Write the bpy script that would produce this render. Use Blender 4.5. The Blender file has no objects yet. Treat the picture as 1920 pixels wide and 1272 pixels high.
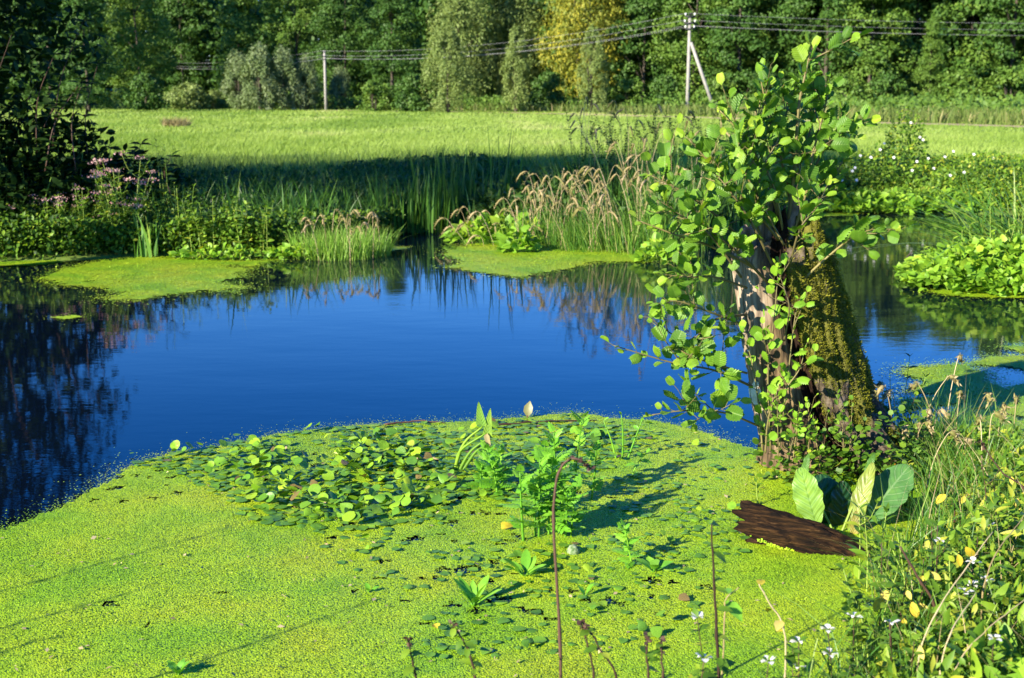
import bpy, math, random
import numpy as np
from mathutils import Vector
R = math.radians
rs = np.random.RandomState(7)
sc = bpy.context.scene
COL = sc.collection

# ------------------------------------------------------------------ camera, sky, sun, exposure
PX = 2300.0                       # focal length in pixels of the 1920 px wide photograph
EYE = 1.75
PITCH = math.atan((636 - 178) / PX)
cam_d = bpy.data.cameras.new('camera')
cam = bpy.data.objects.new('camera', cam_d); COL.objects.link(cam)
cam.location = (0, 0, EYE)
cam.rotation_euler = (math.pi / 2 - PITCH, 0, 0)
cam_d.sensor_width = 36.0
cam_d.lens = 36.0 * PX / 1920
cam_d.clip_start = 0.05
cam_d.clip_end = 3000
cam_d.dof.use_dof = True
cam_d.dof.focus_distance = 5.6
cam_d.dof.aperture_fstop = 4.8
sc.camera = cam

SUN_AZ = R(43)                    # direction in which shadows fall, from +x towards +y
SUN_EL = R(23.5)
to_sun = Vector((-math.cos(SUN_AZ) * math.cos(SUN_EL), -math.sin(SUN_AZ) * math.cos(SUN_EL), math.sin(SUN_EL)))
w = bpy.data.worlds.new('World'); sc.world = w; w.use_nodes = True
nt = w.node_tree; nt.nodes.clear()
sky = nt.nodes.new('ShaderNodeTexSky'); sky.sky_type = 'NISHITA'; sky.sun_disc = False
sky.sun_elevation = SUN_EL
sky.sun_rotation = math.atan2(to_sun.x, to_sun.y)
sky.altitude = 0; sky.air_density = 1.0; sky.dust_density = 0.0; sky.ozone_density = 6.0
hs = nt.nodes.new('ShaderNodeHueSaturation'); hs.inputs['Saturation'].default_value = 1.29; hs.inputs['Hue'].default_value = .519
bg = nt.nodes.new('ShaderNodeBackground'); bg.inputs['Strength'].default_value = 0.12
wo = nt.nodes.new('ShaderNodeOutputWorld')
nt.links.new(sky.outputs[0], hs.inputs['Color']); nt.links.new(hs.outputs[0], bg.inputs['Color'])
nt.links.new(bg.outputs[0], wo.inputs['Surface'])
sd = bpy.data.lights.new('sun', 'SUN'); sd.energy = 5.0; sd.angle = R(0.5); sd.color = (1.0, 0.90, 0.72)
so = bpy.data.objects.new('sun', sd); COL.objects.link(so)
so.rotation_euler = (-to_sun).to_track_quat('-Z', 'Y').to_euler()
so.location = (-30, -30, 30)
vs = sc.view_settings
vs.view_transform = 'Standard'; vs.look = 'None'; vs.gamma = 1.0; vs.use_curve_mapping = False
vs.exposure = 1.4
sc.cycles.max_bounces = 6; sc.cycles.transmission_bounces = 3; sc.cycles.diffuse_bounces = 3
sc.cycles.glossy_bounces = 3; sc.cycles.caustics_reflective = False; sc.cycles.caustics_refractive = False
sc.cycles.use_denoising = True
try:
    sc.cycles.denoiser = 'OPENIMAGEDENOISE'; sc.cycles.denoising_prefilter = 'ACCURATE'
except Exception:
    pass

# ------------------------------------------------------------------ measuring helpers
def ray(px, py):
    a = (px - 960) / PX; b = (636 - py) / PX
    return np.array([a, math.cos(PITCH) + b * math.sin(PITCH), -math.sin(PITCH) + b * math.cos(PITCH)])
def at(px, py, z=0.0):            # point of the photograph on the level z
    d = ray(px, py); return np.array([0, 0, EYE]) + (z - EYE) / d[2] * d
def atY(px, py, Y):               # point of the photograph at the distance Y
    d = ray(px, py); return np.array([0, 0, EYE]) + Y / d[1] * d
def unit(v):
    v = np.asarray(v, float); return v / np.maximum(np.linalg.norm(v, axis=-1, keepdims=True), 1e-9)
def U(a, b, n=None): return rs.uniform(a, b, n)
def sstep(a, b, x):
    t = np.clip((x - a) / (b - a), 0, 1); return t * t * (3 - 2 * t)
_perm = np.random.RandomState(3).rand(64, 64, 64)
def noise3(p, s=1.0, seed=0):     # smooth value noise, 0..1
    q = np.asarray(p, float) * s + seed * 17.31 + 1000
    i = np.floor(q).astype(int); f = q - i; f = f * f * (3 - 2 * f)
    o = 0
    for dx in (0, 1):
        for dy in (0, 1):
            for dz in (0, 1):
                wgt = (f[..., 0] if dx else 1 - f[..., 0]) * (f[..., 1] if dy else 1 - f[..., 1]) * (f[..., 2] if dz else 1 - f[..., 2])
                o = o + wgt * _perm[(i[..., 0] + dx) % 64, (i[..., 1] + dy) % 64, (i[..., 2] + dz) % 64]
    return o
def fbm(p, s=1.0, seed=0, oct=4):
    o = 0; a = 0.5; t = 0
    for k in range(oct):
        o = o + a * noise3(p, s * 2 ** k, seed + k); t += a; a *= 0.5
    return o / t
def p2(x, y, z=0): return np.stack([x, y, np.zeros_like(x) + z], -1)
def sdf(poly, x, y):              # signed distance to a polygon, negative inside
    P = np.asarray(poly, float)[:, :2]; n = len(P)
    d = np.full(x.shape, 1e9); ins = np.zeros(x.shape, bool)
    for i in range(n):
        a = P[i]; b = P[(i + 1) % n]; e = b - a
        wx = x - a[0]; wy = y - a[1]
        t = np.clip((wx * e[0] + wy * e[1]) / max(e @ e, 1e-12), 0, 1)
        d = np.minimum(d, (wx - t * e[0]) ** 2 + (wy - t * e[1]) ** 2)
        c = ((a[1] <= y) & (b[1] > y)) | ((b[1] <= y) & (a[1] > y))
        den = b[1] - a[1] if abs(b[1] - a[1]) > 1e-12 else 1e-12
        ins ^= c & (x < a[0] + (y - a[1]) / den * e[0])
    d = np.sqrt(d); return np.where(ins, -d, d)

# ------------------------------------------------------------------ mesh helpers
class Geo:
    """collects vertices, quads, triangles, a uv and a random value per vertex"""
    def __init__(s): s.v = []; s.q = []; s.t = []; s.uv = []; s.r = []; s.n = 0
    def add(s, v, q=None, t=None, uv=None, r=None):
        v = np.asarray(v, float).reshape(-1, 3); k = len(v)
        s.v.append(v)
        if q is not None and len(q): s.q.append(np.asarray(q, int).reshape(-1, 4) + s.n)
        if t is not None and len(t): s.t.append(np.asarray(t, int).reshape(-1, 3) + s.n)
        s.uv.append(np.zeros((k, 2)) if uv is None else np.asarray(uv, float).reshape(-1, 2))
        s.r.append(np.full(k, 0.5) if r is None else np.broadcast_to(np.asarray(r, float), (k,)))
        s.n += k
    def mesh(s, name, mat, smooth=False):
        v = np.concatenate(s.v) if s.v else np.zeros((0, 3))
        q = np.concatenate(s.q) if s.q else np.zeros((0, 4), int)
        t = np.concatenate(s.t) if s.t else np.zeros((0, 3), int)
        uv = np.concatenate(s.uv) if s.uv else np.zeros((0, 2)); r = np.concatenate(s.r) if s.r else np.zeros(0)
        m = bpy.data.meshes.new(name)
        m.vertices.add(len(v)); m.vertices.foreach_set('co', v.astype(np.float32).ravel())
        li = np.concatenate([q.ravel(), t.ravel()]).astype(np.int32)
        m.loops.add(len(li)); m.loops.foreach_set('vertex_index', li)
        nq, ntr = len(q), len(t)
        st = np.concatenate([np.arange(nq) * 4, nq * 4 + np.arange(ntr) * 3]).astype(np.int32)
        m.polygons.add(nq + ntr); m.polygons.foreach_set('loop_start', st)
        try: m.polygons.foreach_set('loop_total', np.concatenate([np.full(nq, 4), np.full(ntr, 3)]).astype(np.int32))
        except Exception: pass
        if smooth: m.polygons.foreach_set('use_smooth', np.ones(nq + ntr, bool))
        m.update(calc_edges=True)
        l = m.uv_layers.new(name='uv'); l.data.foreach_set('uv', uv[li].astype(np.float32).ravel())
        a = m.attributes.new('rnd', 'FLOAT', 'POINT'); a.data.foreach_set('value', r.astype(np.float32))
        m.validate(); m.update()
        if mat is not None: m.materials.append(mat)
        return m
    def obj(s, name, mat, parent=None, loc=(0, 0, 0), smooth=False):
        o = bpy.data.objects.new(name, s.mesh(name, mat, smooth)); COL.objects.link(o)
        if parent is not None: o.parent = parent
        else: o.location = loc
        return o
def tag(o, label=None, cat=None, group=None, kind=None):
    if label: o['label'] = label
    if cat: o['category'] = cat
    if group: o['group'] = group
    if kind: o['kind'] = kind
    return o
def thing(name, label, cat, loc=(0, 0, 0), group=None):
    o = bpy.data.objects.new(name, None); COL.objects.link(o); o.empty_display_size = 0.1
    o.location = tuple(float(c) for c in loc); return tag(o, label, cat, group)
def dup(root, loc, rotz=0, scale=1.0, label=None, tilt=(0, 0)):
    r = root.copy(); COL.objects.link(r)
    r.location = tuple(float(c) for c in loc); r.rotation_euler = (tilt[0], tilt[1], rotz)
    r.scale = (scale, scale, scale) if np.isscalar(scale) else scale
    if label: r['label'] = label
    for ch in list(root.children):
        c = ch.copy(); COL.objects.link(c); c.parent = r
        for g in ch.children:
            d = g.copy(); COL.objects.link(d); d.parent = c
    return r

def leaf_t(ns=4, nw=2, prof=None, fold=.25, droop=.3, corr=0., nv=6, serr=0., curl=0.):
    """leaf blade along +y, one unit long; prof(v) gives the half width"""
    v = np.linspace(0, 1, ns + 1); u = np.linspace(-1, 1, nw + 1)
    vv, uu = np.meshgrid(v, u, indexing='ij')
    hw = prof(vv)
    if serr: hw = hw * (1 + serr * np.sign(np.sin(vv * ns * math.pi + .1)) * (np.abs(uu) > .99))
    x = uu * hw
    ph = (vv - 0.35 * np.abs(uu) * .6) * nv * 2 * math.pi
    z = fold * np.abs(x) - droop * vv ** 2 + corr * np.cos(ph) * np.abs(uu) ** .7 * .5 - curl * (np.abs(uu) ** 2) * hw
    y = vv + 0.0 * uu
    V = np.stack([x, y, z], -1).reshape(-1, 3)
    i = np.arange(ns)[:, None] * (nw + 1) + np.arange(nw)[None]
    Q = np.stack([i, i + 1, i + nw + 2, i + nw + 1], -1).reshape(-1, 4)
    return V, Q, np.stack([uu * .5 + .5, vv], -1).reshape(-1, 2)
def p_oval(v): return 0.30 * np.sin(np.pi * np.clip(v * .97 + .02, 0, 1)) ** .75
def p_lance(v): return 0.16 * np.sin(np.pi * np.clip(v, 0, 1) ** .75) ** .9 + .004
def p_round(v): return 0.46 * np.sqrt(np.clip(1 - (2 * v - 1) ** 2, 0, 1)) + .01
def p_heart(v): return 0.40 * np.sin(np.pi * np.clip(v, 0, 1) ** .6) ** .8 + .005
def p_alder(v): return 0.385 * np.sqrt(np.clip(1 - ((v - .56) / .58) ** 2, 0, 1)) * sstep(-.05, .3, v) + .008
def p_dock(v): return 0.19 * (np.sin(np.pi * np.clip(v * .96 + .03, 0, 1)) ** .6) + .004
T_QUAD = (np.array([[-.5, 0, 0], [.5, 0, 0], [.4, 1, .12], [-.4, 1, .12]]), np.array([[0, 1, 2, 3]]), np.array([[0, 0], [1, 0], [1, 1], [0, 1.]]))
T_DIA = (np.array([[0, 0, 0], [.32, .45, .06], [0, 1, -.05], [-.32, .45, .06]]), np.array([[0, 1, 2, 3]]), np.array([[.5, 0], [1, .5], [.5, 1], [0, .5]]))
T_OVAL = leaf_t(3, 2, p_oval); T_LANCE = leaf_t(4, 2, p_lance, droop=.25); T_HEART = leaf_t(4, 2, p_heart, droop=.2)
T_PLAIN = leaf_t(6, 4, p_dock, droop=.2, fold=.15)
T_ROUND = leaf_t(5, 4, p_round, fold=.1, droop=.05); T_ALDER = leaf_t(14, 10, p_alder, fold=.22, droop=.22, corr=.075, nv=7, serr=.06)

T_ALD = [T_ALDER, leaf_t(14, 10, p_alder, fold=.55, droop=.10, corr=.09, nv=7, serr=.06), leaf_t(14, 10, p_alder, fold=.10, droop=.45, corr=.09, nv=7, serr=.07, curl=.35), leaf_t(14, 10, p_alder, fold=.35, droop=-.12, corr=.08, nv=7, serr=.06)]
def frames(d, up):
    y = unit(d); x = np.cross(y, up); bad = np.linalg.norm(x, axis=-1) < 1e-4
    if bad.any(): x[bad] = np.cross(y[bad], np.array([1, 0.3, 0.2]))
    x = unit(x); z = np.cross(x, y); return x, y, z
def put(g, T, pos, d, up, size, r=None, wid=1.0):
    """many copies of the template T: pos, direction of the blade, its upper side, size"""
    pos = np.atleast_2d(np.asarray(pos, float)); n = len(pos)
    d = np.broadcast_to(np.asarray(d, float), (n, 3)); up = np.broadcast_to(np.asarray(up, float), (n, 3))
    size = np.broadcast_to(np.asarray(size, float), (n,)); r = rs.rand(n) if r is None else np.broadcast_to(r, (n,))
    x, y, z = frames(d, up); V, Q, UV = T; k = len(V)
    wid = np.broadcast_to(np.asarray(wid, float), (n,))
    P = pos[:, None] + size[:, None, None] * (V[None, :, 0, None] * (x * wid[:, None])[:, None] + V[None, :, 1, None] * y[:, None] + V[None, :, 2, None] * z[:, None])
    g.add(P, q=(Q[None] + (np.arange(n) * k)[:, None, None]), uv=np.broadcast_to(UV[None], (n, k, 2)), r=np.repeat(r, k))
def tube(g, pts, rad, sides=6, r=None, cap=True):
    pts = np.asarray(pts, float); n = len(pts); rad = np.broadcast_to(np.asarray(rad, float), (n,))
    tn = np.gradient(pts, axis=0); tn = unit(tn)
    ref = np.array([0.31, 0.2, 0.93]) if abs(tn[0][2]) < .8 else np.array([0.9, .3, .1])
    x = unit(np.cross(tn, ref)); y = np.cross(tn, x)
    a = np.linspace(0, 2 * math.pi, sides, endpoint=False)
    P = pts[:, None] + rad[:, None, None] * (np.cos(a)[None, :, None] * x[:, None] + np.sin(a)[None, :, None] * y[:, None])
    i = np.arange(n - 1)[:, None] * sides + np.arange(sides)[None]; j = np.arange(n - 1)[:, None] * sides + (np.arange(sides)[None] + 1) % sides
    Q = np.stack([i, j, j + sides, i + sides], -1).reshape(-1, 4)
    uv = np.stack(np.broadcast_arrays(np.linspace(0, 1, sides)[None], np.linspace(0, 1, n)[:, None]), -1)
    V = P.reshape(-1, 3); T = []
    if cap:
        c = len(V); V = np.concatenate([V, pts[:1], pts[-1:]])
        uv = np.concatenate([uv.reshape(-1, 2), [[.5, 0], [.5, 1]]])
        for k in range(sides):
            T.append((c, (k + 1) % sides, k)); T.append((c + 1, (n - 1) * sides + k, (n - 1) * sides + (k + 1) % sides))
    g.add(V, q=Q, t=T, uv=uv, r=(rs.rand() if r is None else r))
def spline(pts, n):
    P = np.asarray(pts, float)
    if len(P) == 2: return P[0] + np.linspace(0, 1, n)[:, None] * (P[1] - P[0])
    Q = np.concatenate([[2 * P[0] - P[1]], P, [2 * P[-1] - P[-2]]]); m = len(P) - 1
    out = []
    for t in np.linspace(0, m - 1e-6, n):
        i = int(t); f = t - i; a, b, c, d = Q[i:i + 4]
        out.append(.5 * ((2 * b) + (c - a) * f + (2 * a - 5 * b + 4 * c - d) * f * f + (3 * b - a - 3 * c + d) * f ** 3))
    return np.array(out)
def blades(g, base, h, lean, width, seg=4, bend=1.8, r=None, fold=False):
    """grass blades: base (n,3), height (n), lean vector (n,2) reached at the tip, width (n)"""
    base = np.asarray(base, float); n = len(base)
    h = np.broadcast_to(np.asarray(h, float), (n,)); width = np.broadcast_to(np.asarray(width, float), (n,))
    r = rs.rand(n) if r is None else r
    t = np.linspace(0, 1, seg + 1)
    ln = np.linalg.norm(lean, axis=1)
    drop = np.clip(ln / np.maximum(h, 1e-6) - .6, 0, 3) * .35 * h
    P = np.zeros((n, seg + 1, 3)); P[..., :2] = base[:, None, :2] + lean[:, None] * (t ** bend)[None, :, None]
    P[..., 2] = base[:, None, 2] + h[:, None] * t[None] - drop[:, None] * (t ** 3)[None]
    a = U(0, 2 * math.pi, n); side = np.stack([np.cos(a), np.sin(a), np.zeros(n)], -1)
    wv = width[:, None] * (np.clip(1 - t ** 2.2, 0.03, 1) * (.55 + .45 * np.minimum(t * 5, 1)))[None]
    L = P - side[:, None] * wv[..., None] * .5; Rr = P + side[:, None] * wv[..., None] * .5
    V = np.stack([L, Rr], 2).reshape(n, -1, 3); k = V.shape[1]
    i = np.arange(seg) * 2; Q = np.stack([i, i + 1, i + 3, i + 2], -1)
    uv = np.stack(np.broadcast_arrays(np.array([0, 1.])[None], t[:, None]), -1).reshape(-1, 2)
    g.add(V, q=Q[None] + (np.arange(n) * k)[:, None, None], uv=np.broadcast_to(uv[None], (n, k, 2)), r=np.repeat(r, k))

# ------------------------------------------------------------------ materials
def new_mat(name):
    m = bpy.data.materials.new(name); m.use_nodes = True; n = m.node_tree.nodes; n.clear()
    return m, n, m.node_tree.links, n.new('ShaderNodeOutputMaterial')
def ramp(n, cols):
    r = n.new('ShaderNodeValToRGB'); e = r.color_ramp.elements
    while len(e) < len(cols): e.new(0.5)
    for el, (p, c) in zip(e, cols): el.position = p; el.color = (*c, 1)
    return r
def leaf_mat(name, cols, trans=.35, rough=.45, spec=.4, vein=None, tcol=(1.25, 1.15, .5), bump=0., blotch=0., pleat=0.):
    m, n, l, out = new_mat(name)
    at_ = n.new('ShaderNodeAttribute'); at_.attribute_name = 'rnd'
    rp = ramp(n, cols); l.new(at_.outputs['Fac'], rp.inputs['Fac']); col = rp.outputs['Color']
    pr = n.new('ShaderNodeBsdfPrincipled'); pr.inputs['Roughness'].default_value = rough; pr.inputs['Specular IOR Level'].default_value = spec
    if vein is not None:
        uv = n.new('ShaderNodeUVMap'); sp = n.new('ShaderNodeSeparateXYZ'); l.new(uv.outputs[0], sp.inputs[0])
        def mth(op, a, b=None):
            x = n.new('ShaderNodeMath'); x.operation = op
            for i, q in enumerate((a, b)):
                if q is None: continue
                if isinstance(q, (int, float)): x.inputs[i].default_value = q
                else: l.new(q, x.inputs[i])
            return x.outputs[0]
        au = mth('ABSOLUTE', mth('SUBTRACT', sp.outputs[0], .5))
        ph = mth('FRACT', mth('MULTIPLY', mth('SUBTRACT', sp.outputs[1], mth('MULTIPLY', au, .45)), 8))
        lat = mth('LESS_THAN', mth('ABSOLUTE', mth('SUBTRACT', ph, .5)), .07)
        mid = mth('LESS_THAN', au, .025)
        vm = mth('MULTIPLY', mth('MAXIMUM', lat, mid), .6)
        mx = n.new('ShaderNodeMixRGB'); l.new(vm, mx.inputs[0]); l.new(col, mx.inputs[1]); mx.inputs[2].default_value = (*vein, 1); col = mx.outputs[0]
    if blotch:
        tc = n.new('ShaderNodeTexCoord'); nz = n.new('ShaderNodeTexNoise'); nz.inputs['Scale'].default_value = blotch; nz.inputs['Detail'].default_value = 5; l.new(tc.outputs['Object'], nz.inputs['Vector'])
        rb = ramp(n, [(.32, (.55, .62, .6)), (.5, (1, 1, 1)), (.62, (1.08, 1.05, .9)), (.74, (1.5, 1.2, .9))]); l.new(nz.outputs[0], rb.inputs[0])
        mb = n.new('ShaderNodeMixRGB'); mb.blend_type = 'MULTIPLY'; mb.inputs[0].default_value = .6; l.new(col, mb.inputs[1]); l.new(rb.outputs[0], mb.inputs[2]); col = mb.outputs[0]
    if pleat:
        sn = mth('SINE', mth('MULTIPLY', mth('SUBTRACT', sp.outputs[1], mth('MULTIPLY', au, .45)), 50.27))
        bq = n.new('ShaderNodeBump'); bq.inputs['Strength'].default_value = 1; bq.inputs['Distance'].default_value = pleat; l.new(sn, bq.inputs['Height']); l.new(bq.outputs[0], pr.inputs['Normal'])
    l.new(col, pr.inputs['Base Color'])
    if bump:
        tc = n.new('ShaderNodeTexCoord'); nz = n.new('ShaderNodeTexNoise'); nz.inputs['Scale'].default_value = 60; l.new(tc.outputs['Object'], nz.inputs['Vector'])
        bp = n.new('ShaderNodeBump'); bp.inputs['Strength'].default_value = bump; bp.inputs['Distance'].default_value = .01
        l.new(nz.outputs[0], bp.inputs['Height']); l.new(bp.outputs[0], pr.inputs['Normal'])
    if trans > 0:
        mu = n.new('ShaderNodeMixRGB'); mu.blend_type = 'MULTIPLY'; mu.inputs[0].default_value = 1; l.new(col, mu.inputs[1]); mu.inputs[2].default_value = (*tcol, 1)
        tr = n.new('ShaderNodeBsdfTranslucent'); l.new(mu.outputs[0], tr.inputs['Color'])
        mi = n.new('ShaderNodeMixShader'); mi.inputs[0].default_value = trans
        l.new(pr.outputs[0], mi.inputs[1]); l.new(tr.outputs[0], mi.inputs[2]); l.new(mi.outputs[0], out.inputs['Surface'])
    else: l.new(pr.outputs[0], out.inputs['Surface'])
    return m
def noise_mat(name, cols, scale=8, rough=.85, bump=.5, dist=.02, detail=8, stretch=(1, 1, 1), spec=.2):
    m, n, l, out = new_mat(name)
    tc = n.new('ShaderNodeTexCoord'); mp = n.new('ShaderNodeMapping'); mp.inputs['Scale'].default_value = stretch
    l.new(tc.outputs['Object'], mp.inputs['Vector'])
    nz = n.new('ShaderNodeTexNoise'); nz.inputs['Scale'].default_value = scale; nz.inputs['Detail'].default_value = detail; nz.inputs['Roughness'].default_value = .65
    l.new(mp.outputs[0], nz.inputs['Vector'])
    rp = ramp(n, cols); l.new(nz.outputs[0], rp.inputs[0])
    pr = n.new('ShaderNodeBsdfPrincipled'); pr.inputs['Roughness'].default_value = rough; pr.inputs['Specular IOR Level'].default_value = spec
    l.new(rp.outputs[0], pr.inputs['Base Color'])
    bp = n.new('ShaderNodeBump'); bp.inputs['Strength'].default_value = bump; bp.inputs['Distance'].default_value = dist
    l.new(nz.outputs[0], bp.inputs['Height']); l.new(bp.outputs[0], pr.inputs['Normal']); l.new(pr.outputs[0], out.inputs['Surface'])
    return m

M = {}
M['ground'] = noise_mat('soil_and_turf', [(.3, (.05, .075, .015)), (.5, (.12, .19, .028)), (.7, (.19, .27, .045))], 1.3, .95, .6, .05)
M['path'] = noise_mat('dry_earth', [(.3, (.36, .25, .13)), (.7, (.55, .41, .24))], 2.0)
M['alder_leaf'] = leaf_mat('alder_leaf', [(0, (.075, .19, .016)), (.5, (.15, .32, .024)), (.85, (.27, .45, .03)), (1, (.38, .54, .04))], .38, .42, .4, vein=(.22, .36, .06), blotch=30, pleat=.0006)
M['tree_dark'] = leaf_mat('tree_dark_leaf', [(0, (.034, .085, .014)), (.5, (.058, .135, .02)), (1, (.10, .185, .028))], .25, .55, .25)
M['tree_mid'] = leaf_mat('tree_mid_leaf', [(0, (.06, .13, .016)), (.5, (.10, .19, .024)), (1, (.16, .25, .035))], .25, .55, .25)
M['willow'] = leaf_mat('willow_leaf', [(0, (.12, .18, .04)), (.5, (.18, .25, .06)), (1, (.25, .32, .09))], .25, .55, .25)
M['willow_grey'] = leaf_mat('grey_willow_leaf', [(0, (.10, .16, .05)), (.5, (.16, .23, .08)), (1, (.27, .33, .17))], .25, .55, .25)
M['yellow'] = leaf_mat('yellowing_leaf', [(0, (.11, .16, .03)), (.35, (.19, .23, .03)), (.7, (.34, .33, .03)), (1, (.46, .40, .04))], .25, .55, .25)
M['shade_leaf'] = leaf_mat('shade_dark_bank_leaf', [(0, (.008, .024, .004)), (.6, (.017, .045, .007)), (1, (.04, .075, .011))], .2, .6, .08)  # deep shade of the left bank put into these near-black leaf colours
M['meadow'] = leaf_mat('meadow_blade', [(0, (.15, .26, .03)), (.45, (.24, .36, .05)), (.85, (.34, .46, .09)), (1, (.44, .47, .17))], .4, .5, .3)
M['dry_grass'] = leaf_mat('dry_grass', [(0, (.20, .21, .05)), (.5, (.34, .28, .12)), (1, (.50, .40, .22))], .3, .6, .2, tcol=(1.1, 1, .8))
M['weed'] = leaf_mat('olive_weed', [(0, (.08, .14, .025)), (.6, (.17, .22, .05)), (1, (.40, .33, .16))], .3, .6, .2)
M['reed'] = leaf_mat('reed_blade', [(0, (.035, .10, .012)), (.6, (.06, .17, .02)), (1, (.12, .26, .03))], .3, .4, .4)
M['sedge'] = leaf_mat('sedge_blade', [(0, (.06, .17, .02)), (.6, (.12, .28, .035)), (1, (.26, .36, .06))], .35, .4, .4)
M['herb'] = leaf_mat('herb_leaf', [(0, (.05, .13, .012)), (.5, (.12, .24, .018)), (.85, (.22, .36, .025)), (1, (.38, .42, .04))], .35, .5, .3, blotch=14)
M['herb_shade'] = leaf_mat('shade_dark_herb_leaf', [(0, (.016, .05, .008)), (.5, (.035, .09, .012)), (1, (.08, .16, .018))], .3, .5, .2)  # darker copy of the herb leaf, bank shade put into its colour
M['bright_grass'] = leaf_mat('bright_grass', [(0, (.14, .30, .03)), (.6, (.22, .42, .05)), (1, (.36, .48, .12))], .35, .45, .3)
M['cress'] = leaf_mat('cress_leaf', [(0, (.12, .27, .02)), (.5, (.22, .42, .03)), (1, (.38, .54, .045))], .35, .45, .3, blotch=10)
M['parsnip'] = leaf_mat('parsnip_leaf', [(0, (.11, .32, .02)), (.5, (.17, .44, .03)), (1, (.28, .56, .05))], .35, .38, .45, blotch=30)
M['yellow_leaf'] = leaf_mat('yellowed_leaf', [(0, (.55, .42, .03)), (.5, (.70, .55, .05)), (1, (.70, .58, .16))], .3, .6, .2, tcol=(1.05, .95, .5), blotch=45)
M['floating'] = leaf_mat('floating_leaf', [(0, (.07, .18, .02)), (.4, (.12, .28, .02)), (.75, (.22, .40, .02)), (.96, (.30, .44, .025)), (1, (.20, .15, .05))], .15, .42, .35, bump=.25, blotch=35)
M['stem_green'] = leaf_mat('green_stem', [(0, (.14, .26, .03)), (1, (.30, .40, .07))], 0, .5, .3)
M['stem_brown'] = leaf_mat('brown_stem', [(0, (.035, .018, .012)), (1, (.10, .055, .035))], 0, .6, .3)
M['stem_tan'] = leaf_mat('tan_stem', [(0, (.26, .20, .09)), (1, (.44, .36, .2))], 0, .6, .2)
M['twig'] = leaf_mat('alder_twig', [(0, (.10, .085, .035)), (1, (.22, .19, .06))], 0, .55, .3)
M['white'] = leaf_mat('white_petal', [(0, (.75, .74, .68)), (1, (.85, .84, .8))], .25, .5, .3, tcol=(1, 1, .95))
M['pink'] = leaf_mat('pink_floret', [(0, (.38, .19, .20)), (1, (.56, .37, .35))], .2, .7, .1, tcol=(1, .9, .9))
M['violet'] = leaf_mat('violet_lip', [(0, (.16, .07, .34)), (1, (.25, .12, .45))], .2, .5, .2)
M['bark'] = noise_mat('tree_bark', [(.3, (.03, .025, .018)), (.7, (.12, .10, .075))], 6, .9, .6, .05, stretch=(1, 1, .25))
M['concrete'] = noise_mat('pole_concrete', [(.3, (.24, .23, .20)), (.7, (.38, .36, .32))], 3, .8, .2, .01)
M['dark_metal'] = noise_mat('dark_metal', [(.3, (.02, .02, .022)), (.7, (.05, .05, .055))], 8, .5, .1, .01)
M['porcelain'] = noise_mat('white_porcelain', [(.3, (.62, .62, .6)), (.7, (.75, .75, .72))], 8, .2, .05, .01, spec=.5)
M['wire'] = noise_mat('grey_wire', [(.3, (.24, .24, .24)), (.7, (.36, .36, .36))], 1, .45, .05, .01, spec=.5)

# ------------------------------------------------------------------ ground, water, path
Z0 = 0.32                        # level of the meadow
pond = [at(*q)[:2] for q in ((0, 492), (120, 488), (300, 479), (450, 482), (540, 478), (640, 468), (715, 448), (760, 436), (850, 432), (930, 442), (1040, 452),
        (1160, 462), (1260, 466), (1350, 452), (1430, 425), (1510, 403), (1600, 398), (1750, 400), (1930, 404))]
pond += [(12, 17.2), (20, 16.5), (20, 9), (11, 5.6), (6, 4.9), (4.2, 4.9), (3.2, 5.0), (2.75, 5.2), (2.35, 5.75), (2.05, 6.0), (1.95, 5.6), (1.9, 5.1), (1.62, 4.65), (1.36, 4.2), (1.12, 3.6), (.85, 3.2), (.4, 3.0), (-.5, 2.95), (-2, 2.9), (-4, 2.8), (-7.0, 3.2), (-9.3, 5.0), (-9.6, 9), (-8.6, 12.0)]
pond = np.array(pond)
def ground_z(x, y):
    x = np.asarray(x, float); y = np.asarray(y, float)
    d = sdf(pond, x, y) + .12 * (fbm(p2(x, y), 1.7, 5) - .5)
    top = Z0 * sstep(0, 1.6, d) * .6 + Z0 * .4 * sstep(1, 6, d)
    near = np.where(y < 7, .55, 1.0)
    z = np.where(d > 0, .02 + top * near, -.55 * sstep(0, -.7, d))
    z = z + .05 * (fbm(p2(x, y), .8, 9) - .5) * sstep(.2, 2, d)
    far = np.hypot(x, y); z = z + 10 * sstep(140, 420, far) * (y > 0)
    return z
def gz(x, y): return float(ground_z(np.array([x]), np.array([y]))[0])
def axis(lo, a, b, hi, step, grow=1.18):
    out = list(np.arange(a, b + 1e-6, step)); s = step
    while out[-1] < hi: s *= grow; out.append(out[-1] + s)
    s = step
    while out[0] > lo: s *= grow; out.insert(0, out[0] - s)
    return np.array(out)
gx = axis(-700, -11, 13, 700, .13); gy = axis(-120, 0, 23, 900, .13)
X, Y = np.meshgrid(gx, gy, indexing='ij'); g = Geo()
i = np.arange(len(gx) - 1)[:, None] * len(gy) + np.arange(len(gy) - 1)[None]
g.add(np.stack([X, Y, ground_z(X, Y)], -1), q=np.stack([i, i + len(gy), i + len(gy) + 1, i + 1], -1))
tag(g.obj('ground', M['ground'], smooth=True), kind='structure')

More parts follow.
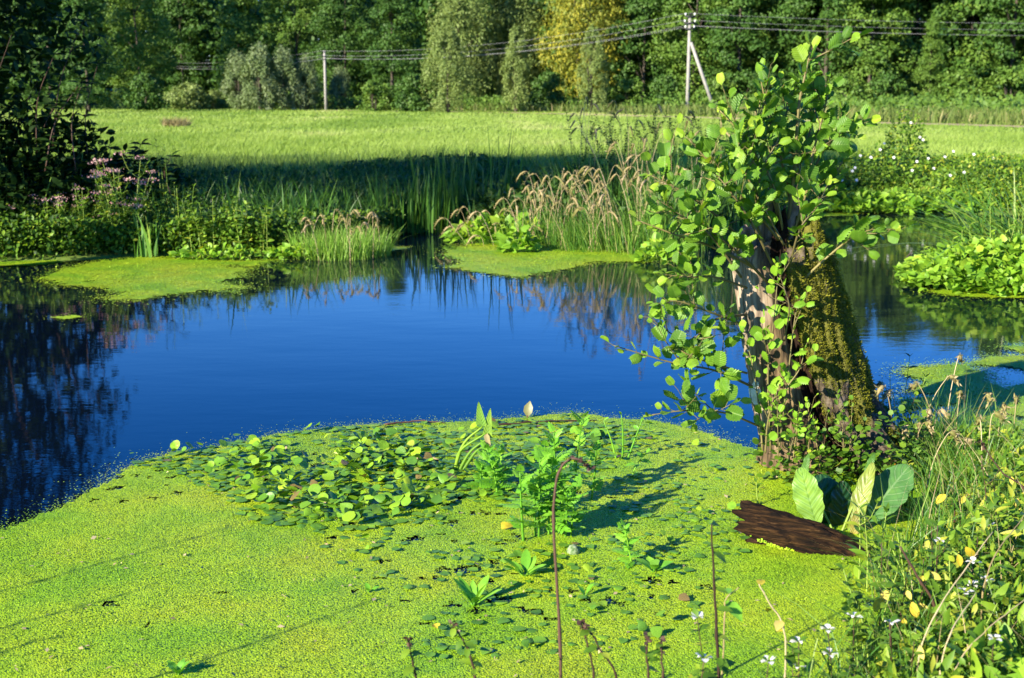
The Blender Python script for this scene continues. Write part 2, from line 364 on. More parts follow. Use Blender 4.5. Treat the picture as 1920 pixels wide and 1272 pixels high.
def water_mat():
    m, n, l, out = new_mat('pond_water')
    pr = n.new('ShaderNodeBsdfPrincipled'); pr.inputs['Base Color'].default_value = (.0015, .004, .010, 1)
    pr.inputs['Roughness'].default_value = .02; pr.inputs['IOR'].default_value = 1.333
    tc = n.new('ShaderNodeTexCoord'); hs = []
    for s, st, sx, sy in ((1.0, .0028, .8, 1.7), (6, .00045, .7, 2.0), (20, .0002, .7, 1.8)):
        mp = n.new('ShaderNodeMapping'); mp.inputs['Scale'].default_value = (sx, sy, 1); l.new(tc.outputs['Object'], mp.inputs[0])
        nz = n.new('ShaderNodeTexNoise'); nz.inputs['Scale'].default_value = s; nz.inputs['Detail'].default_value = 3; l.new(mp.outputs[0], nz.inputs['Vector'])
        mu = n.new('ShaderNodeMath'); mu.operation = 'MULTIPLY'; mu.inputs[1].default_value = st; l.new(nz.outputs[0], mu.inputs[0]); hs.append(mu.outputs[0])
    a = n.new('ShaderNodeMath'); l.new(hs[0], a.inputs[0]); l.new(hs[1], a.inputs[1])
    b = n.new('ShaderNodeMath'); l.new(a.outputs[0], b.inputs[0]); l.new(hs[2], b.inputs[1])
    bp = n.new('ShaderNodeBump'); bp.inputs['Strength'].default_value = .75; bp.inputs['Distance'].default_value = 1.0
    l.new(b.outputs[0], bp.inputs['Height']); l.new(bp.outputs[0], pr.inputs['Normal']); l.new(pr.outputs[0], out.inputs['Surface'])
    return m
g = Geo(); g.add([(-10.6, 2.3, 0), (21, 2.3, 0), (21, 20.5, 0), (-10.6, 20.5, 0)], q=[[0, 1, 2, 3]])
tag(g.obj('water', water_mat()), kind='structure')

pa = spline([at(560, 207, Z0), at(960, 213, Z0), at(1280, 221, Z0), at(1600, 231, Z0), at(1930, 240, Z0), at(2600, 262, Z0)], 80)
g = Geo(); tn = unit(np.gradient(pa, axis=0)); nn = np.stack([-tn[:, 1], tn[:, 0], 0 * tn[:, 0]], -1)
hw = 1.0 + .5 * noise3(pa, .3)[:, None]
L = pa + nn * hw; Rr = pa - nn * hw
for q in (L, Rr): q[:, 2] = ground_z(q[:, 0], q[:, 1]) + .03
i = np.arange(79) * 2; g.add(np.stack([L, Rr], 1), q=np.stack([i, i + 1, i + 3, i + 2], -1))
tag(g.obj('path', M['path']), kind='structure')
pathline = pa

# ------------------------------------------------------------------ trees
def crown_geo(H_, Rr, base, n_cl, n_lf, lf, prof='broad', T=T_DIA, flat=.6, spread=1.0):
    g = Geo(); t = U(0, 1, n_cl) ** .85
    if prof == 'broad': pr = np.sin(np.pi * np.clip(t * .86 + .14, 0, 1)) ** .6
    elif prof == 'cone': pr = (1.02 - t) ** .75 * (.6 + .4 * np.minimum(1, t * 6))
    else: pr = np.sin(np.pi * np.clip(t * .80 + .16, 0, 1)) ** .7
    a = U(0, 2 * math.pi, n_cl); rad = Rr * pr * np.sqrt(U(.12, 1, n_cl))
    C = np.stack([np.cos(a) * rad, np.sin(a) * rad, base + t * (H_ - base)], -1)
    rc = Rr * U(.20, .36, n_cl) * spread
    off = rs.normal(size=(n_cl, n_lf, 3)); off = unit(off) * (U(0, 1, (n_cl, n_lf, 1)) ** .4)
    sc_ = np.array([1, 1, flat])[None, None] if prof != 'willow' else np.array([.75, .75, 1.5])[None, None]
    P = C[:, None] + off * rc[:, None, None] * sc_
    P[..., 2] -= (off[..., 0] ** 2 + off[..., 1] ** 2) * rc[:, None] * .35
    outw = unit(np.stack([np.cos(a), np.sin(a), np.zeros(n_cl)], -1))[:, None] * .5
    nrm = unit(off * np.array([1, 1, 1.3]) + outw + np.array([0, 0, .45]) + rs.normal(size=P.shape) * .45)
    if prof == 'willow': dr = unit(rs.normal(size=P.shape) * .5 + np.array([0, 0, -.55]) + off * .5)
    else: dr = unit(rs.normal(size=P.shape) + np.array([0, 0, -.35]))
    r = np.clip(.55 * rs.rand(n_cl, 1) + .45 * rs.rand(n_cl, n_lf), 0, 1)
    P = P.reshape(-1, 3); keep = P[:, 2] > .15
    put(g, T, P[keep], dr.reshape(-1, 3)[keep], nrm.reshape(-1, 3)[keep], lf * U(.7, 1.3, len(P))[keep], r.ravel()[keep], wid=(1.0 if prof != 'willow' else .6))
    return g, C
def trunk_geo(H_, rad, C, n=10, multi=1):
    g = Geo()
    for k in range(multi):
        o = np.array([U(-1, 1), U(-1, 1), 0]) * rad * (2.2 if multi > 1 else 0)
        top = np.array([U(-.4, .4) + o[0] * 2.5, U(-.4, .4) + o[1] * 2.5, H_ * .86])
        pts = spline([o + [0, 0, -.3], o * 1.6 + [U(-.1, .1), U(-.1, .1), H_ * .35], top], 9)
        tube(g, pts, np.linspace(rad * 1.15, rad * .2, 9), 7)
        for c in C[rs.choice(len(C), n, replace=False)]:
            z = np.clip(c[2] - U(.4, 1.4), H_ * .1, H_ * .8); kk = int(z / (H_ * .86) * 8); s = pts[min(kk, 8)]
            tube(g, spline([s, (s + c) / 2 + [0, 0, .15], c], 5), np.linspace(rad * .32, rad * .06, 5), 5)
    return g
def make_tree(H_, Rr, base, mat, prof='broad', n_cl=100, n_lf=75, lf=.33, rad=.16, multi=1, flat=.6, name='tree', spread=1.0):
    t = thing(name, 'tree', 'tree'); cg, C = crown_geo(H_, Rr, base, n_cl, n_lf, lf, prof, flat=flat, spread=spread)
    cg.obj('crown', mat, t); trunk_geo(H_, rad, C, 10 if multi == 1 else 4, multi).obj('trunk', M['bark'], t, smooth=True); return t
protos = {
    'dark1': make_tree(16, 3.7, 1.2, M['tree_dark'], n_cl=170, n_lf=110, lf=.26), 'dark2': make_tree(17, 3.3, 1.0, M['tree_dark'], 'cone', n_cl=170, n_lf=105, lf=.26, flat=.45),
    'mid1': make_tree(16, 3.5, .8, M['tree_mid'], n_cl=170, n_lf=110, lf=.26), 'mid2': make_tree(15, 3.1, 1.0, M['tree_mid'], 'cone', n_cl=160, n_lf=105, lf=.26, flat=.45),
    'willow1': make_tree(7, 2.0, .6, M['willow'], 'willow', n_cl=95, n_lf=95, lf=.24, rad=.08, multi=5, name='willow_tree'),
    'willow2': make_tree(8, 1.5, .5, M['willow'], 'willow', n_cl=85, n_lf=95, lf=.24, rad=.08, multi=4, name='willow_tree'),
    'tallwillow': make_tree(13.5, 3.0, 1.2, M['willow'], 'willow', n_cl=170, n_lf=85, lf=.28, rad=.16, multi=2, name='willow_tree'),
    'grey': make_tree(5.4, 1.7, .2, M['willow_grey'], 'willow', n_cl=85, n_lf=90, lf=.24, rad=.07, multi=4, name='willow_bush'),
    'yellow': make_tree(13, 4.0, 2.2, M['yellow'], 'willow', n_cl=200, n_lf=80, lf=.30, rad=.18, multi=2, name='yellowing_tree'),
    'bush_d': make_tree(3.2, 1.9, .1, M['tree_dark'], n_cl=60, n_lf=70, lf=.26, rad=.06, multi=3, name='bush'),
    'bush_m': make_tree(3.0, 1.9, .1, M['tree_mid'], n_cl=60, n_lf=70, lf=.26, rad=.06, multi=3, name='bush'),
    'bush_l': make_tree(2.4, 2.0, .1, M['willow'], n_cl=60, n_lf=70, lf=.24, rad=.05, multi=3, name='bush'),
}
used = set()
def plant_tree(kind, px, D, s, label, rz=None, sx=1.0):
    x = (px - 960) / PX * D * math.cos(PITCH) * 1.0; loc = (x, D, gz(x, D) - .05); rz = U(0, 6.28) if rz is None else rz
    p = protos[kind]
    if kind not in used:
        used.add(kind); o = p; o.location = loc; o.rotation_euler = (0, 0, rz)
    else: o = dup(p, loc, rz)
    o.scale = (s * sx, s * sx, s); o['label'] = label; o['group'] = 'willows in front of the wood' if 'willow' in kind or kind == 'grey' else ('bushes along the wood edge' if 'bush' in kind else 'trees of the wood edge')
    o['category'] = 'bush' if ('bush' in kind or kind == 'grey') else 'tree'
    return o
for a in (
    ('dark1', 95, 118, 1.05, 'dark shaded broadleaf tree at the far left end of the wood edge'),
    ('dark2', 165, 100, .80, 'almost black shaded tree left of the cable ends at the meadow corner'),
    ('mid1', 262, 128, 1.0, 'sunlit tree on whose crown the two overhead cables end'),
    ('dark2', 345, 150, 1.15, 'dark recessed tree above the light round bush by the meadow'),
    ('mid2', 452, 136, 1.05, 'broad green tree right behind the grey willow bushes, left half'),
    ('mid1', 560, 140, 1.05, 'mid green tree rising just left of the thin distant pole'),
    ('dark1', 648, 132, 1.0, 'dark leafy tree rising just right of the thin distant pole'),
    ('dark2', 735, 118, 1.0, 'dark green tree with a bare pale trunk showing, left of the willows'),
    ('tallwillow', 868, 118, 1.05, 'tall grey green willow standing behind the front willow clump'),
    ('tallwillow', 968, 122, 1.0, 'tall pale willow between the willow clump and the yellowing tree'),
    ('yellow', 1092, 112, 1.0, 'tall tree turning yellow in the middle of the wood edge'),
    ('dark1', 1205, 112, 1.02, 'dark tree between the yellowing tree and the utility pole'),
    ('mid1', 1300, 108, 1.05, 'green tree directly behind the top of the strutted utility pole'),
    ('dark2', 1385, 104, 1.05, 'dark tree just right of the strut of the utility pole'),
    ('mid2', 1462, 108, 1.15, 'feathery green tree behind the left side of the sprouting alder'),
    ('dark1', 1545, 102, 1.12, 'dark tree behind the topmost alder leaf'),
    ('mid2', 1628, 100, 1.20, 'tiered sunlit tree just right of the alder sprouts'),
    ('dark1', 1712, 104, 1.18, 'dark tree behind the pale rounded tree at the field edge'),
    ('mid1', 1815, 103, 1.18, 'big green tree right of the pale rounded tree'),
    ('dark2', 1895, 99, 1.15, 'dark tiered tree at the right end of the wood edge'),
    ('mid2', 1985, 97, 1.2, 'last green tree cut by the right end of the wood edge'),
    ('willow1', 838, 100, .92, 'bushy many stemmed willow, widest of the front willows'),
    ('willow2', 968, 101, .82, 'slim pale willow just right of the widest front willow'),
    ('willow2', 1112, 98, .80, 'round headed pale willow in front of the yellowing tree'),
    ('mid2', 1742, 93, .46, 'pale rounded small tree in front of the wood on the right'),
    ('grey', 448, 118, .92, 'grey willow bush at the left end of the grey bush row'),
    ('grey', 487, 115, 1.02, 'silvery willow bush with whitish edge, second in the grey row'),
    ('grey', 530, 116, .98, 'grey willow bush in the middle of the grey row'),
    ('grey', 574, 117, .85, 'narrow grey willow bush close to the left of the thin pole'),
    ('grey', 640, 120, .70, 'small grey green bush on the right of the thin pole'),
    ('bush_d', 272, 112, 1.0, 'dark round bush under the cable ends'),
    ('bush_l', 352, 118, 1.0, 'low light green round bush at the meadow edge'),
    ('bush_l', 398, 122, .75, 'small light bush left of the grey willows'),
    ('bush_m', 700, 108, .85, 'green bush under the tree with the bare pale trunk'),
    ('bush_d', 775, 104, .95, 'dark bush left of the widest front willow'),
    ('bush_d', 1030, 106, 1.0, 'dark bush between the two slim willows'),
    ('bush_m', 1175, 100, .85, 'green bush right of the round headed willow'),
    ('bush_d', 1245, 100, .9, 'dark bush left of the foot of the utility pole'),
    ('bush_m', 1345, 98, .9, 'green bush behind the foot of the pole strut'),
    ('bush_d', 1440, 95, .95, 'dark bush seen through the alder leaves'),
    ('bush_m', 1585, 93, .95, 'green bush right beside the alder sprouts at the field edge'),
    ('bush_d', 1660, 92, .9, 'dark bush left of the pale rounded tree'),
    ('bush_m', 1800, 92, 1.05, 'green bush beside the dark hollow in the wood edge'),
    ('bush_m', 1890, 90, 1.1, 'green bush at the right end of the field edge'),
):
    plant_tree(*a)
for k, p in protos.items():
    if k not in used: raise SystemExit('unused prototype ' + k)
# the wood behind: one mass
g = Geo(); tg = Geo()
for row, (dd, hh) in enumerate(((9, 15), (17, 17), (26, 19), (36, 20), (50, 22), (66, 23))):
    for px in np.arange(-150, 2150, 70):
        px = px + U(-30, 30); D0 = 128 + (96 - 128) * sstep(300, 1900, px); D = D0 + dd + U(-3, 3) + (14 if px < 800 else 0)
        x = (px - 960) / PX * D * .98; c, C = crown_geo(hh * U(.88, 1.1) * (1.0 if px > 1300 else .92), U(3.2, 4.4), 1.0, 60, 45, .55 + .3 * (dd > 40), 'broad' if rs.rand() < .6 else 'cone')
        z0 = gz(x, D)
        for v, q, uv, r in zip(c.v, c.q, c.uv, c.r): g.add(v + [x, D, z0], q=q, uv=uv, r=r * .8)
tag(g.obj('woods', M['tree_dark']), label='deep dark wood behind the front trees', kind='stuff')

# ------------------------------------------------------------------ poles and cables
def ins(parent, p):
    g = Geo(); tube(g, [p, p + [0, 0, .10]], .018, 6); g.obj('pin', M['dark_metal'], parent)
    g = Geo(); z = np.array([.05, .08, .12, .16, .2, .22]); tube(g, p + z[:, None] * np.array([0, 0, 1.]), [.03, .07, .05, .065, .045, .02], 10); return g.obj('insulator', M['porcelain'], parent, smooth=True)
B = np.array([*at(1287, 213, Z0)[:2], 0]); B[1] = 92.0; B[0] = (1288 - 960) / PX * 92 * .985; B[2] = gz(B[0], B[1])
pole = thing('utility_pole', 'grey concrete utility pole propped by a slanting strut', 'pole', B)
Hp = 7.0
g = Geo(); tube(g, [[0, 0, -.3], [0, 0, 3.], [0, 0, Hp]], [.15, .125, .10], 10); g.obj('post', M['concrete'], pole, smooth=True)
g = Geo(); tube(g, [[0, 0, .0], [0, 0, .7]], [.175, .165], 10); g.obj('foot', M['bark'], pole, smooth=True)
g = Geo(); tube(g, [[2.15, -.3, -.2], [.12, -.05, 5.15]], [.14, .11], 8); g.obj('strut', M['concrete'], pole, smooth=True)
WD = []
for zz, hw in ((6.98, .36), (6.50, .40), (6.1, .34)):
    g = Geo(); V = []
    for sx in (-1, 1):
        for sy in (-.045, .045):
            for sz in (-.05, .05): V.append((sx * hw, sy - .15, zz + sz))
    g.add(V, q=[[0, 1, 3, 2], [4, 6, 7, 5], [0, 4, 5, 1], [2, 3, 7, 6], [0, 2, 6, 4], [1, 5, 7, 3]]); g.obj('crossarm', M['dark_metal'], pole)
    for sx in (-1, 1):
        ins(pole, np.array([sx * hw * .92, -.15, zz + .03])); WD.append(B + [sx * hw * .92, -.15, zz + .22])
x2 = (612 - 960) / PX * 112 * .985; B2 = np.array([x2, 112, gz(x2, 112)])
pole2 = thing('utility_pole', 'thin pale distant utility pole among the grey willow bushes', 'pole', B2)
g = Geo(); tube(g, [[0, 0, -.3], [0, 0, 2.6], [0, 0, 5.25]], [.13, .12, .10], 8); g.obj('post', M['concrete'], pole2, smooth=True)
W2 = []
for zz, hw in ((5.15, .22), (4.75, .20), (4.5, .2)):
    g = Geo(); tube(g, [[-hw, -.15, zz], [hw, -.15, zz]], .03, 4); g.obj('crossarm', M['dark_metal'], pole2)
    for sx in (-1, 1): W2.append(B2 + [sx * hw, -.2, zz + .08])
def sag(a, b, s, n=14):
    t = np.linspace(0, 1, n)[:, None]; p = np.asarray(a) * (1 - t) + np.asarray(b) * t; p[:, 2] -= 4 * s * (t * (1 - t))[:, 0]; return p
names = ['topmost grey overhead cable on the outer end of the upper crossarm', 'topmost grey overhead cable on the inner end of the upper crossarm', 'middle overhead cable on the outer end of the second crossarm',
         'middle overhead cable on the inner end of the second crossarm', 'lowest overhead cable on the outer end of the bottom crossarm', 'lowest overhead cable on the inner end of the bottom crossarm']
for k in (0, 2, 4, 5):
    L3 = W2[k] + np.array([-26, 42, 0.1]); R3 = WD[k] + np.array([62, 6, .35])
    pts = np.concatenate([sag(L3, W2[k], .5)[:-1], sag(W2[k], WD[k], .85)[:-1], sag(WD[k], R3, .75)])
    g = Geo(); tube(g, pts, .008, 4); o = g.obj('overhead_cable', M['wire']); tag(o, names[k], 'cable', 'overhead cables between the poles')

# ------------------------------------------------------------------ meadow grass
def rnd_patch(x, y, s, seed): return np.clip(.75 * (fbm(p2(x, y * .45), s, seed) * 2.4 - .7) + .30 * rs.rand(len(x)), 0, 1)
g = Geo()
for (d0, d1, n, hh, ww) in ((18.5, 27, 70000, .20, .012), (27, 45, 100000, .17, .018), (45, 75, 90000, .15, .032), (75, 135, 80000, .16, .06)):
    y = np.sqrt(U(d0 ** 2, d1 ** 2, n)); x = U(-.47, .47, n) * y
    dp = np.min(np.hypot(x[:, None] - pathline[None, ::4, 0], y[:, None] - pathline[None, ::4, 1]), 1) if d0 > 40 else np.full(n, 99)
    Dw = 126 + (92 - 126) * sstep(300, 1900, x / y * PX + 960)
    k = (dp > 1.6) & (y < Dw) & (sdf(pond, x, y) > 1.0 if d0 < 30 else True); x, y = x[k], y[k]
    h = hh * U(.5, 1.15, len(x)) * (.7 + .6 * fbm(p2(x, y), .25, 4)); le = rs.normal(size=(len(x), 2)) * (.45 * h)[:, None] + np.array([.05, .02])
    blades(g, np.stack([x, y, ground_z(x, y) - .02], -1), h, le, ww * U(.7, 1.3, len(x)), 3, r=rnd_patch(x, y, .22, 21))
tag(g.obj('meadow_grass', M['meadow']), label='bright green mown meadow grass', kind='stuff')
# tall pale grass and herbs between the track and the wood
g = Geo(); n = 9000; t = U(0, 1, n); px = U(480, 2000, n); D = np.interp(px, [480, 960, 1280, 1600, 2000], [128, 106, 84, 66, 55]); D = D + U(0, 1, n) ** 1.5 * np.interp(px, [480, 960, 1280, 2000], [10, 12, 16, 34])
x = (px - 960) / PX * D * .98; h = U(.3, .95, n); blades(g, np.stack([x, D, ground_z(x, D) - .05], -1), h, rs.normal(size=(n, 2)) * .25, U(.05, .12, n), 3, r=np.clip(rs.normal(.4, .25, n), 0, 1))
tag(g.obj('dry_grass', M['weed']), label='pale dry grass along the earth track', kind='stuff')
g = Geo(); n = 24000; px = U(-100, 2050, n); Dw = 128 + (94 - 128) * sstep(300, 1900, px); D = Dw - U(0, 1, n) ** 1.4 * np.interp(px, [0, 480, 960, 1500, 2000], [8, 8, 8, 18, 30]); x = (px - 960) / PX * D * .98
P = np.stack([x, D, ground_z(x, D) + U(0, 1.6, n) * (.1 + 1.3 * fbm(p2(x, D), .35, 31))], -1)
put(g, T_DIA, P, unit(rs.normal(size=(n, 3)) + [0, 0, .5]), unit(rs.normal(size=(n, 3)) * .6 + [-.3, -.5, .7]), U(.18, .4, n), np.clip(rs.normal(.45, .25, n), 0, 1))
tag(g.obj('undergrowth', M['tree_mid']), label='weedy fringe at the foot of the wood', kind='stuff')
n = 500; m_ = at(330, 240, Z0); g = Geo(); blades(g, np.stack([m_[0] + U(-.55, .55, n), m_[1] + U(-.4, .4, n), np.full(n, gz(m_[0], m_[1]))], -1), U(.25, .5, n), rs.normal(size=(n, 2)) * .2, .03, 3)
tag(g.obj('grass_tuft', M['dry_grass']), 'small brown dry tussock alone in the sunlit meadow', 'grass tussock')

# ------------------------------------------------------------------ plant builders
def herb(name, label, cat, base, h, ns, T, ll, ml, ms, spread=.12, top=.3, pairs=7, lean=(0, 0), group=None, sr=.004, flower=None, fsize=.03, nf=14, t0=.15, hv=.25, size_top=.55, droop=.0, wid=1., branch=0):
    """upright leafy plant: parts stem, foliage and, where it flowers, blossom"""
    t = thing(name, label, cat, base, group); gs, gl, gf, gv = Geo(), Geo(), Geo(), Geo()
    lean = np.array([lean[0], lean[1], 0.])
    for s in range(ns):
        a = U(0, 6.28); o = np.array([math.cos(a), math.sin(a), 0]); hh = h * U(1 - hv, 1.0) if s else h
        b = o * spread * U(.1, 1) * .5; e = b + o * top * U(.1, 1) * h + lean * hh + [0, 0, hh]
        lines = [(spline([b + [0, 0, -.06], b + (e - b) * [.3, .3, .5], e], 10), sr, 1.)]
        for k in range(branch):
            q = lines[0][0][rs.randint(3, 8)]; aa = U(0, 6.28); d = np.array([math.cos(aa) * .5, math.sin(aa) * .5, .8]) * h * U(.15, .38)
            lines.append((spline([q, q + d * [.6, .6, .35], q + d], 6), sr * .6, .7))
        for L, r_, f in lines:
            tube(gs, L, np.linspace(r_, r_ * .4, len(L)), 5)
            n = max(2, int(pairs * f)); tt = np.linspace(t0 if f == 1 else .2, 1, n) ** .9
            P = np.stack([np.interp(tt, np.linspace(0, 1, len(L)), L[:, k]) for k in range(3)], -1)
            ph = U(0, 6.28) + np.arange(n) * 1.57 + rs.normal(size=n) * .25
            for sg in (0, math.pi):
                d = np.stack([np.cos(ph + sg), np.sin(ph + sg), .55 - droop + rs.normal(size=n) * .25 + .5 * (tt > .93)], -1)
                put(gl, T, P, d, np.array([0, 0, 1.]) + rs.normal(size=(n, 3)) * .25, ll * (1 - (1 - size_top) * tt) * U(.7, 1.15, n) * (f * .5 + .5), wid=wid)
            if flower and ((f == 1 and (flower == 'corymb' or s == 0 or rs.rand() < .35)) or (flower == 'corymb' and rs.rand() < .6)):
                tip = L[-1]; k = nf
                if flower == 'corymb':
                    P = tip + np.stack([rs.normal(size=k) * fsize, rs.normal(size=k) * fsize, U(-.3, .5, k) * fsize], -1)
                    put(gf, T_DIA, P, unit(rs.normal(size=(k, 3)) * .6 + [0, 0, .8]), rs.normal(size=(k, 3)), fsize * U(.5, .9, k))
                else:  # hooded lipped flowers in whorls
                    for wv in range(1 if rs.rand() < .6 else 2):
                        c = L[-1 - wv * 2] if len(L) > 3 else tip; m_ = k // 2
                        aa = U(0, 6.28) + np.arange(m_) * 6.28 / m_; d = np.stack([np.cos(aa), np.sin(aa), U(.3, 1.0, m_)], -1)
                        put(gf, T_OVAL, c + d * .004, d, [0, 0, 1.], fsize * U(.8, 1.15, m_), wid=1.5)
                        put(gf, T_OVAL, c + unit(d) * fsize * .55, d * [1, 1, -.1], [0, 0, 1.], fsize * .55, wid=1.6)
                        put(gv, T_DIA, c + unit(d) * fsize * .75 + [0, 0, -.002], d * [1, 1, -.9], [0, 0, 1.], fsize * .3)
    gs.obj('stem', ms, t); gl.obj('foliage', ml, t)
    if flower:
        f = gf.obj('blossom', M['pink'] if flower == 'corymb' else M['white'], t)
        if gv.n: gv.obj('lip', M['violet'], f)
    return t
def mound(name, label, cat, c, rx, ry, h, n, T, size, mat, group=None, rot=0., up=.5, rmean=.5, rsd=.25, wid=1.0, dens=.0, kind=None, stems=40):
    """dense leafy mass with an uneven top; parts foliage and stem"""
    t = thing(name, label, cat, c, group); g = Geo()
    a = U(0, 6.28, n); rr = np.sqrt(U(0, 1, n)); q = np.stack([np.cos(a) * rr * rx, np.sin(a) * rr * ry], -1)
    top = h * (1 - .75 * rr ** 2.2) * (.55 + .75 * fbm(p2(q[:, 0] + c[0], q[:, 1] + c[1]), 2.2 / max(rx, .3), 41))
    z = top * (U(0, 1, n) ** .55)
    cr, sr_ = math.cos(rot), math.sin(rot); P = np.stack([q[:, 0] * cr - q[:, 1] * sr_, q[:, 0] * sr_ + q[:, 1] * cr, z], -1)
    outw = np.stack([np.cos(a + rot) * rr, np.sin(a + rot) * rr, np.full(n, up)], -1)
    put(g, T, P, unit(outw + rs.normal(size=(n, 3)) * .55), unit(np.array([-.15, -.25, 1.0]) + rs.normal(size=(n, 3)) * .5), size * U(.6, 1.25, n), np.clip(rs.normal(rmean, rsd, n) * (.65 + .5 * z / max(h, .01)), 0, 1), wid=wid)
    g.obj('foliage', mat, t)
    if stems:
        s = Geo(); k = rs.choice(n, min(stems, n), replace=False)
        for i_ in k: tube(s, spline([[P[i_, 0] * .8, P[i_, 1] * .8, -.08], [P[i_, 0] * .9, P[i_, 1] * .9, P[i_, 2] * .6], P[i_]], 5), .004, 4)
        s.obj('stem', M['stem_green'], t)
    return t
def grass_clump(name, label, cat, c, r, h, n, mat, width=.012, leanf=.35, group=None, lean=(0, 0), seg=5, bend=1.8, heads=0, headmat=None, hh=1.15, dry=0, hl=.16):
    t = thing(name, label, cat, c, group); g = Geo(); a = U(0, 6.28, n); rr = np.sqrt(U(0, 1, n)) * r
    b = np.stack([np.cos(a) * rr, np.sin(a) * rr, np.full(n, -.05)], -1); H_ = h * U(.45, 1.05, n)
    L = np.stack([np.cos(a) * rr / r, np.sin(a) * rr / r], -1) * .5 + rs.normal(size=(n, 2)) * .6; L = L * (H_ * leanf)[:, None] + np.array(lean) * H_[:, None]
    blades(g, b, H_, L, width * U(.6, 1.3, n), seg, bend); g.obj('blades', mat, t)
    if heads:
        for k in range(heads):
            gs, gh = Geo(), Geo()
            a = U(0, 6.28); q = np.array([math.cos(a), math.sin(a), 0]) * r * U(0, 1) ** .5; H1 = h * hh * U(.7, 1.08)
            d = np.array([lean[0] + rs.normal() * .22, lean[1] + rs.normal() * .2, 0]) * H1; dd = unit(d + [1e-4, 0, 0])
            e = q + d + [0, 0, H1]; nod = hl * U(.7, 1.2)
            L = spline([q + [0, 0, -.05], q + d * .45 + [0, 0, H1 * .6], e, e + dd * nod * .55 + [0, 0, nod * .12], e + dd * nod + [0, 0, -nod * .45]], 16)
            tube(gs, L[:11], np.linspace(.0035, .002, 11), 4)
            tube(gh, L[9:], [.003, .009, .012, .012, .010, .007, .002], 6)
            m_ = 36; tt = rs.randint(9, 16, m_); put(gh, T_DIA, L[tt] + rs.normal(size=(m_, 3)) * .006, unit(dd + rs.normal(size=(m_, 3)) * .7 + [0, 0, -.4]), rs.normal(size=(m_, 3)), U(.015, .035, m_), wid=.5)
            gh.obj('seed_head', headmat or M['dry_grass'], gs.obj('stalk', M['stem_tan'], t))
    return t
def gpt(px, py): p = at(px, py, .02); p[2] = gz(p[0], p[1]); return p

# ------------------------------------------------------------------ far bank
def band(n, pxs, d0, d1, hmul, T, size, mat, name, label, up=.6, rmean=.45, seed=51, depthfn=None):
    """ground cover on the bank between the water's edge and the meadow"""
    g = Geo(); px = U(pxs[0], pxs[1], n); e = np.interp(px, EDGE[:, 0], EDGE[:, 1]); y = e + U(d0, d1, n)
    x = (px - 960) / PX * (y * math.cos(PITCH) + EYE * math.sin(PITCH)); z0 = ground_z(x, y)
    hmax = hmul * (.35 + 1.1 * fbm(p2(x, y), .9, seed)); z = z0 + hmax * U(0, 1, n) ** .7
    put(g, T, np.stack([x, y, z], -1), unit(rs.normal(size=(n, 3)) + [0, -.2, up]), unit(np.array([-.2, -.4, 1.]) + rs.normal(size=(n, 3)) * .5), size * U(.6, 1.3, n), np.clip(rs.normal(rmean, .25, n), 0, 1))
    return tag(g.obj(name, mat), label=label, kind='stuff')
EDGE = np.array([(px, at(px, py)[1]) for px, py in ((-300, 492), (0, 492), (120, 488), (300, 479), (450, 482), (540, 478), (640, 468), (715, 448), (760, 436), (850, 432), (930, 442), (1040, 452), (1160, 462), (1260, 466), (1350, 452), (1430, 425), (1510, 403), (1600, 398), (1750, 400), (1930, 404), (2200, 404))])
band(42000, (-250, 960), .0, 5.5, .42, T_OVAL, .06, M['herb_shade'], 'undergrowth', 'dark leafy undergrowth on the shaded far bank')
band(18000, (-100, 760), -.05, .9, .42, T_OVAL, .05, M['herb'], 'undergrowth', 'sunlit leafy plants along the water edge of the far bank', rmean=.4)
band(9000, (880, 1420), .0, 3.5, .5, T_LANCE, .14, M['herb_shade'], 'undergrowth', 'green leafy growth under the nodding seed grasses', rmean=.6)
band(42000, (1420, 2150), .0, 5.0, .34, T_LANCE, .075, M['herb'], 'undergrowth', 'sunny tangle of leafy bank plants on the right far bank', rmean=.6)
n = 26000; px = U(-250, 1500, n); y = np.interp(px, EDGE[:, 0], EDGE[:, 1]) + U(.3, 6.5, n); x = (px - 960) / PX * (y * .98 + .34); g = Geo(); h = U(.25, .65, n)
blades(g, np.stack([x, y, ground_z(x, y) - .03], -1), h, rs.normal(size=(n, 2)) * (.4 * h)[:, None], U(.007, .015, n), 4)
tag(g.obj('bank_grass', M['reed']), label='long dark green grass on the far bank', kind='stuff')
n = 20000; px = U(-250, 1500, n); y = np.interp(px, EDGE[:, 0], EDGE[:, 1]) + U(.2, 6.5, n) ; x = (px - 960) / PX * (y * .98 + .34); k = fbm(p2(x, y), .8, 77) > .5; x, y = x[k], y[k]; g = Geo(); h = U(.15, .5, len(x))
blades(g, np.stack([x, y, ground_z(x, y) - .03], -1), h, rs.normal(size=(len(x), 2)) * (.6 * h)[:, None], U(.006, .012, len(x)), 4, r=np.clip(rs.normal(.5, .3, len(x)), 0, 1))
tag(g.obj('pale_grass', M['meadow']), label='patches of softer pale grass on the far bank', kind='stuff')

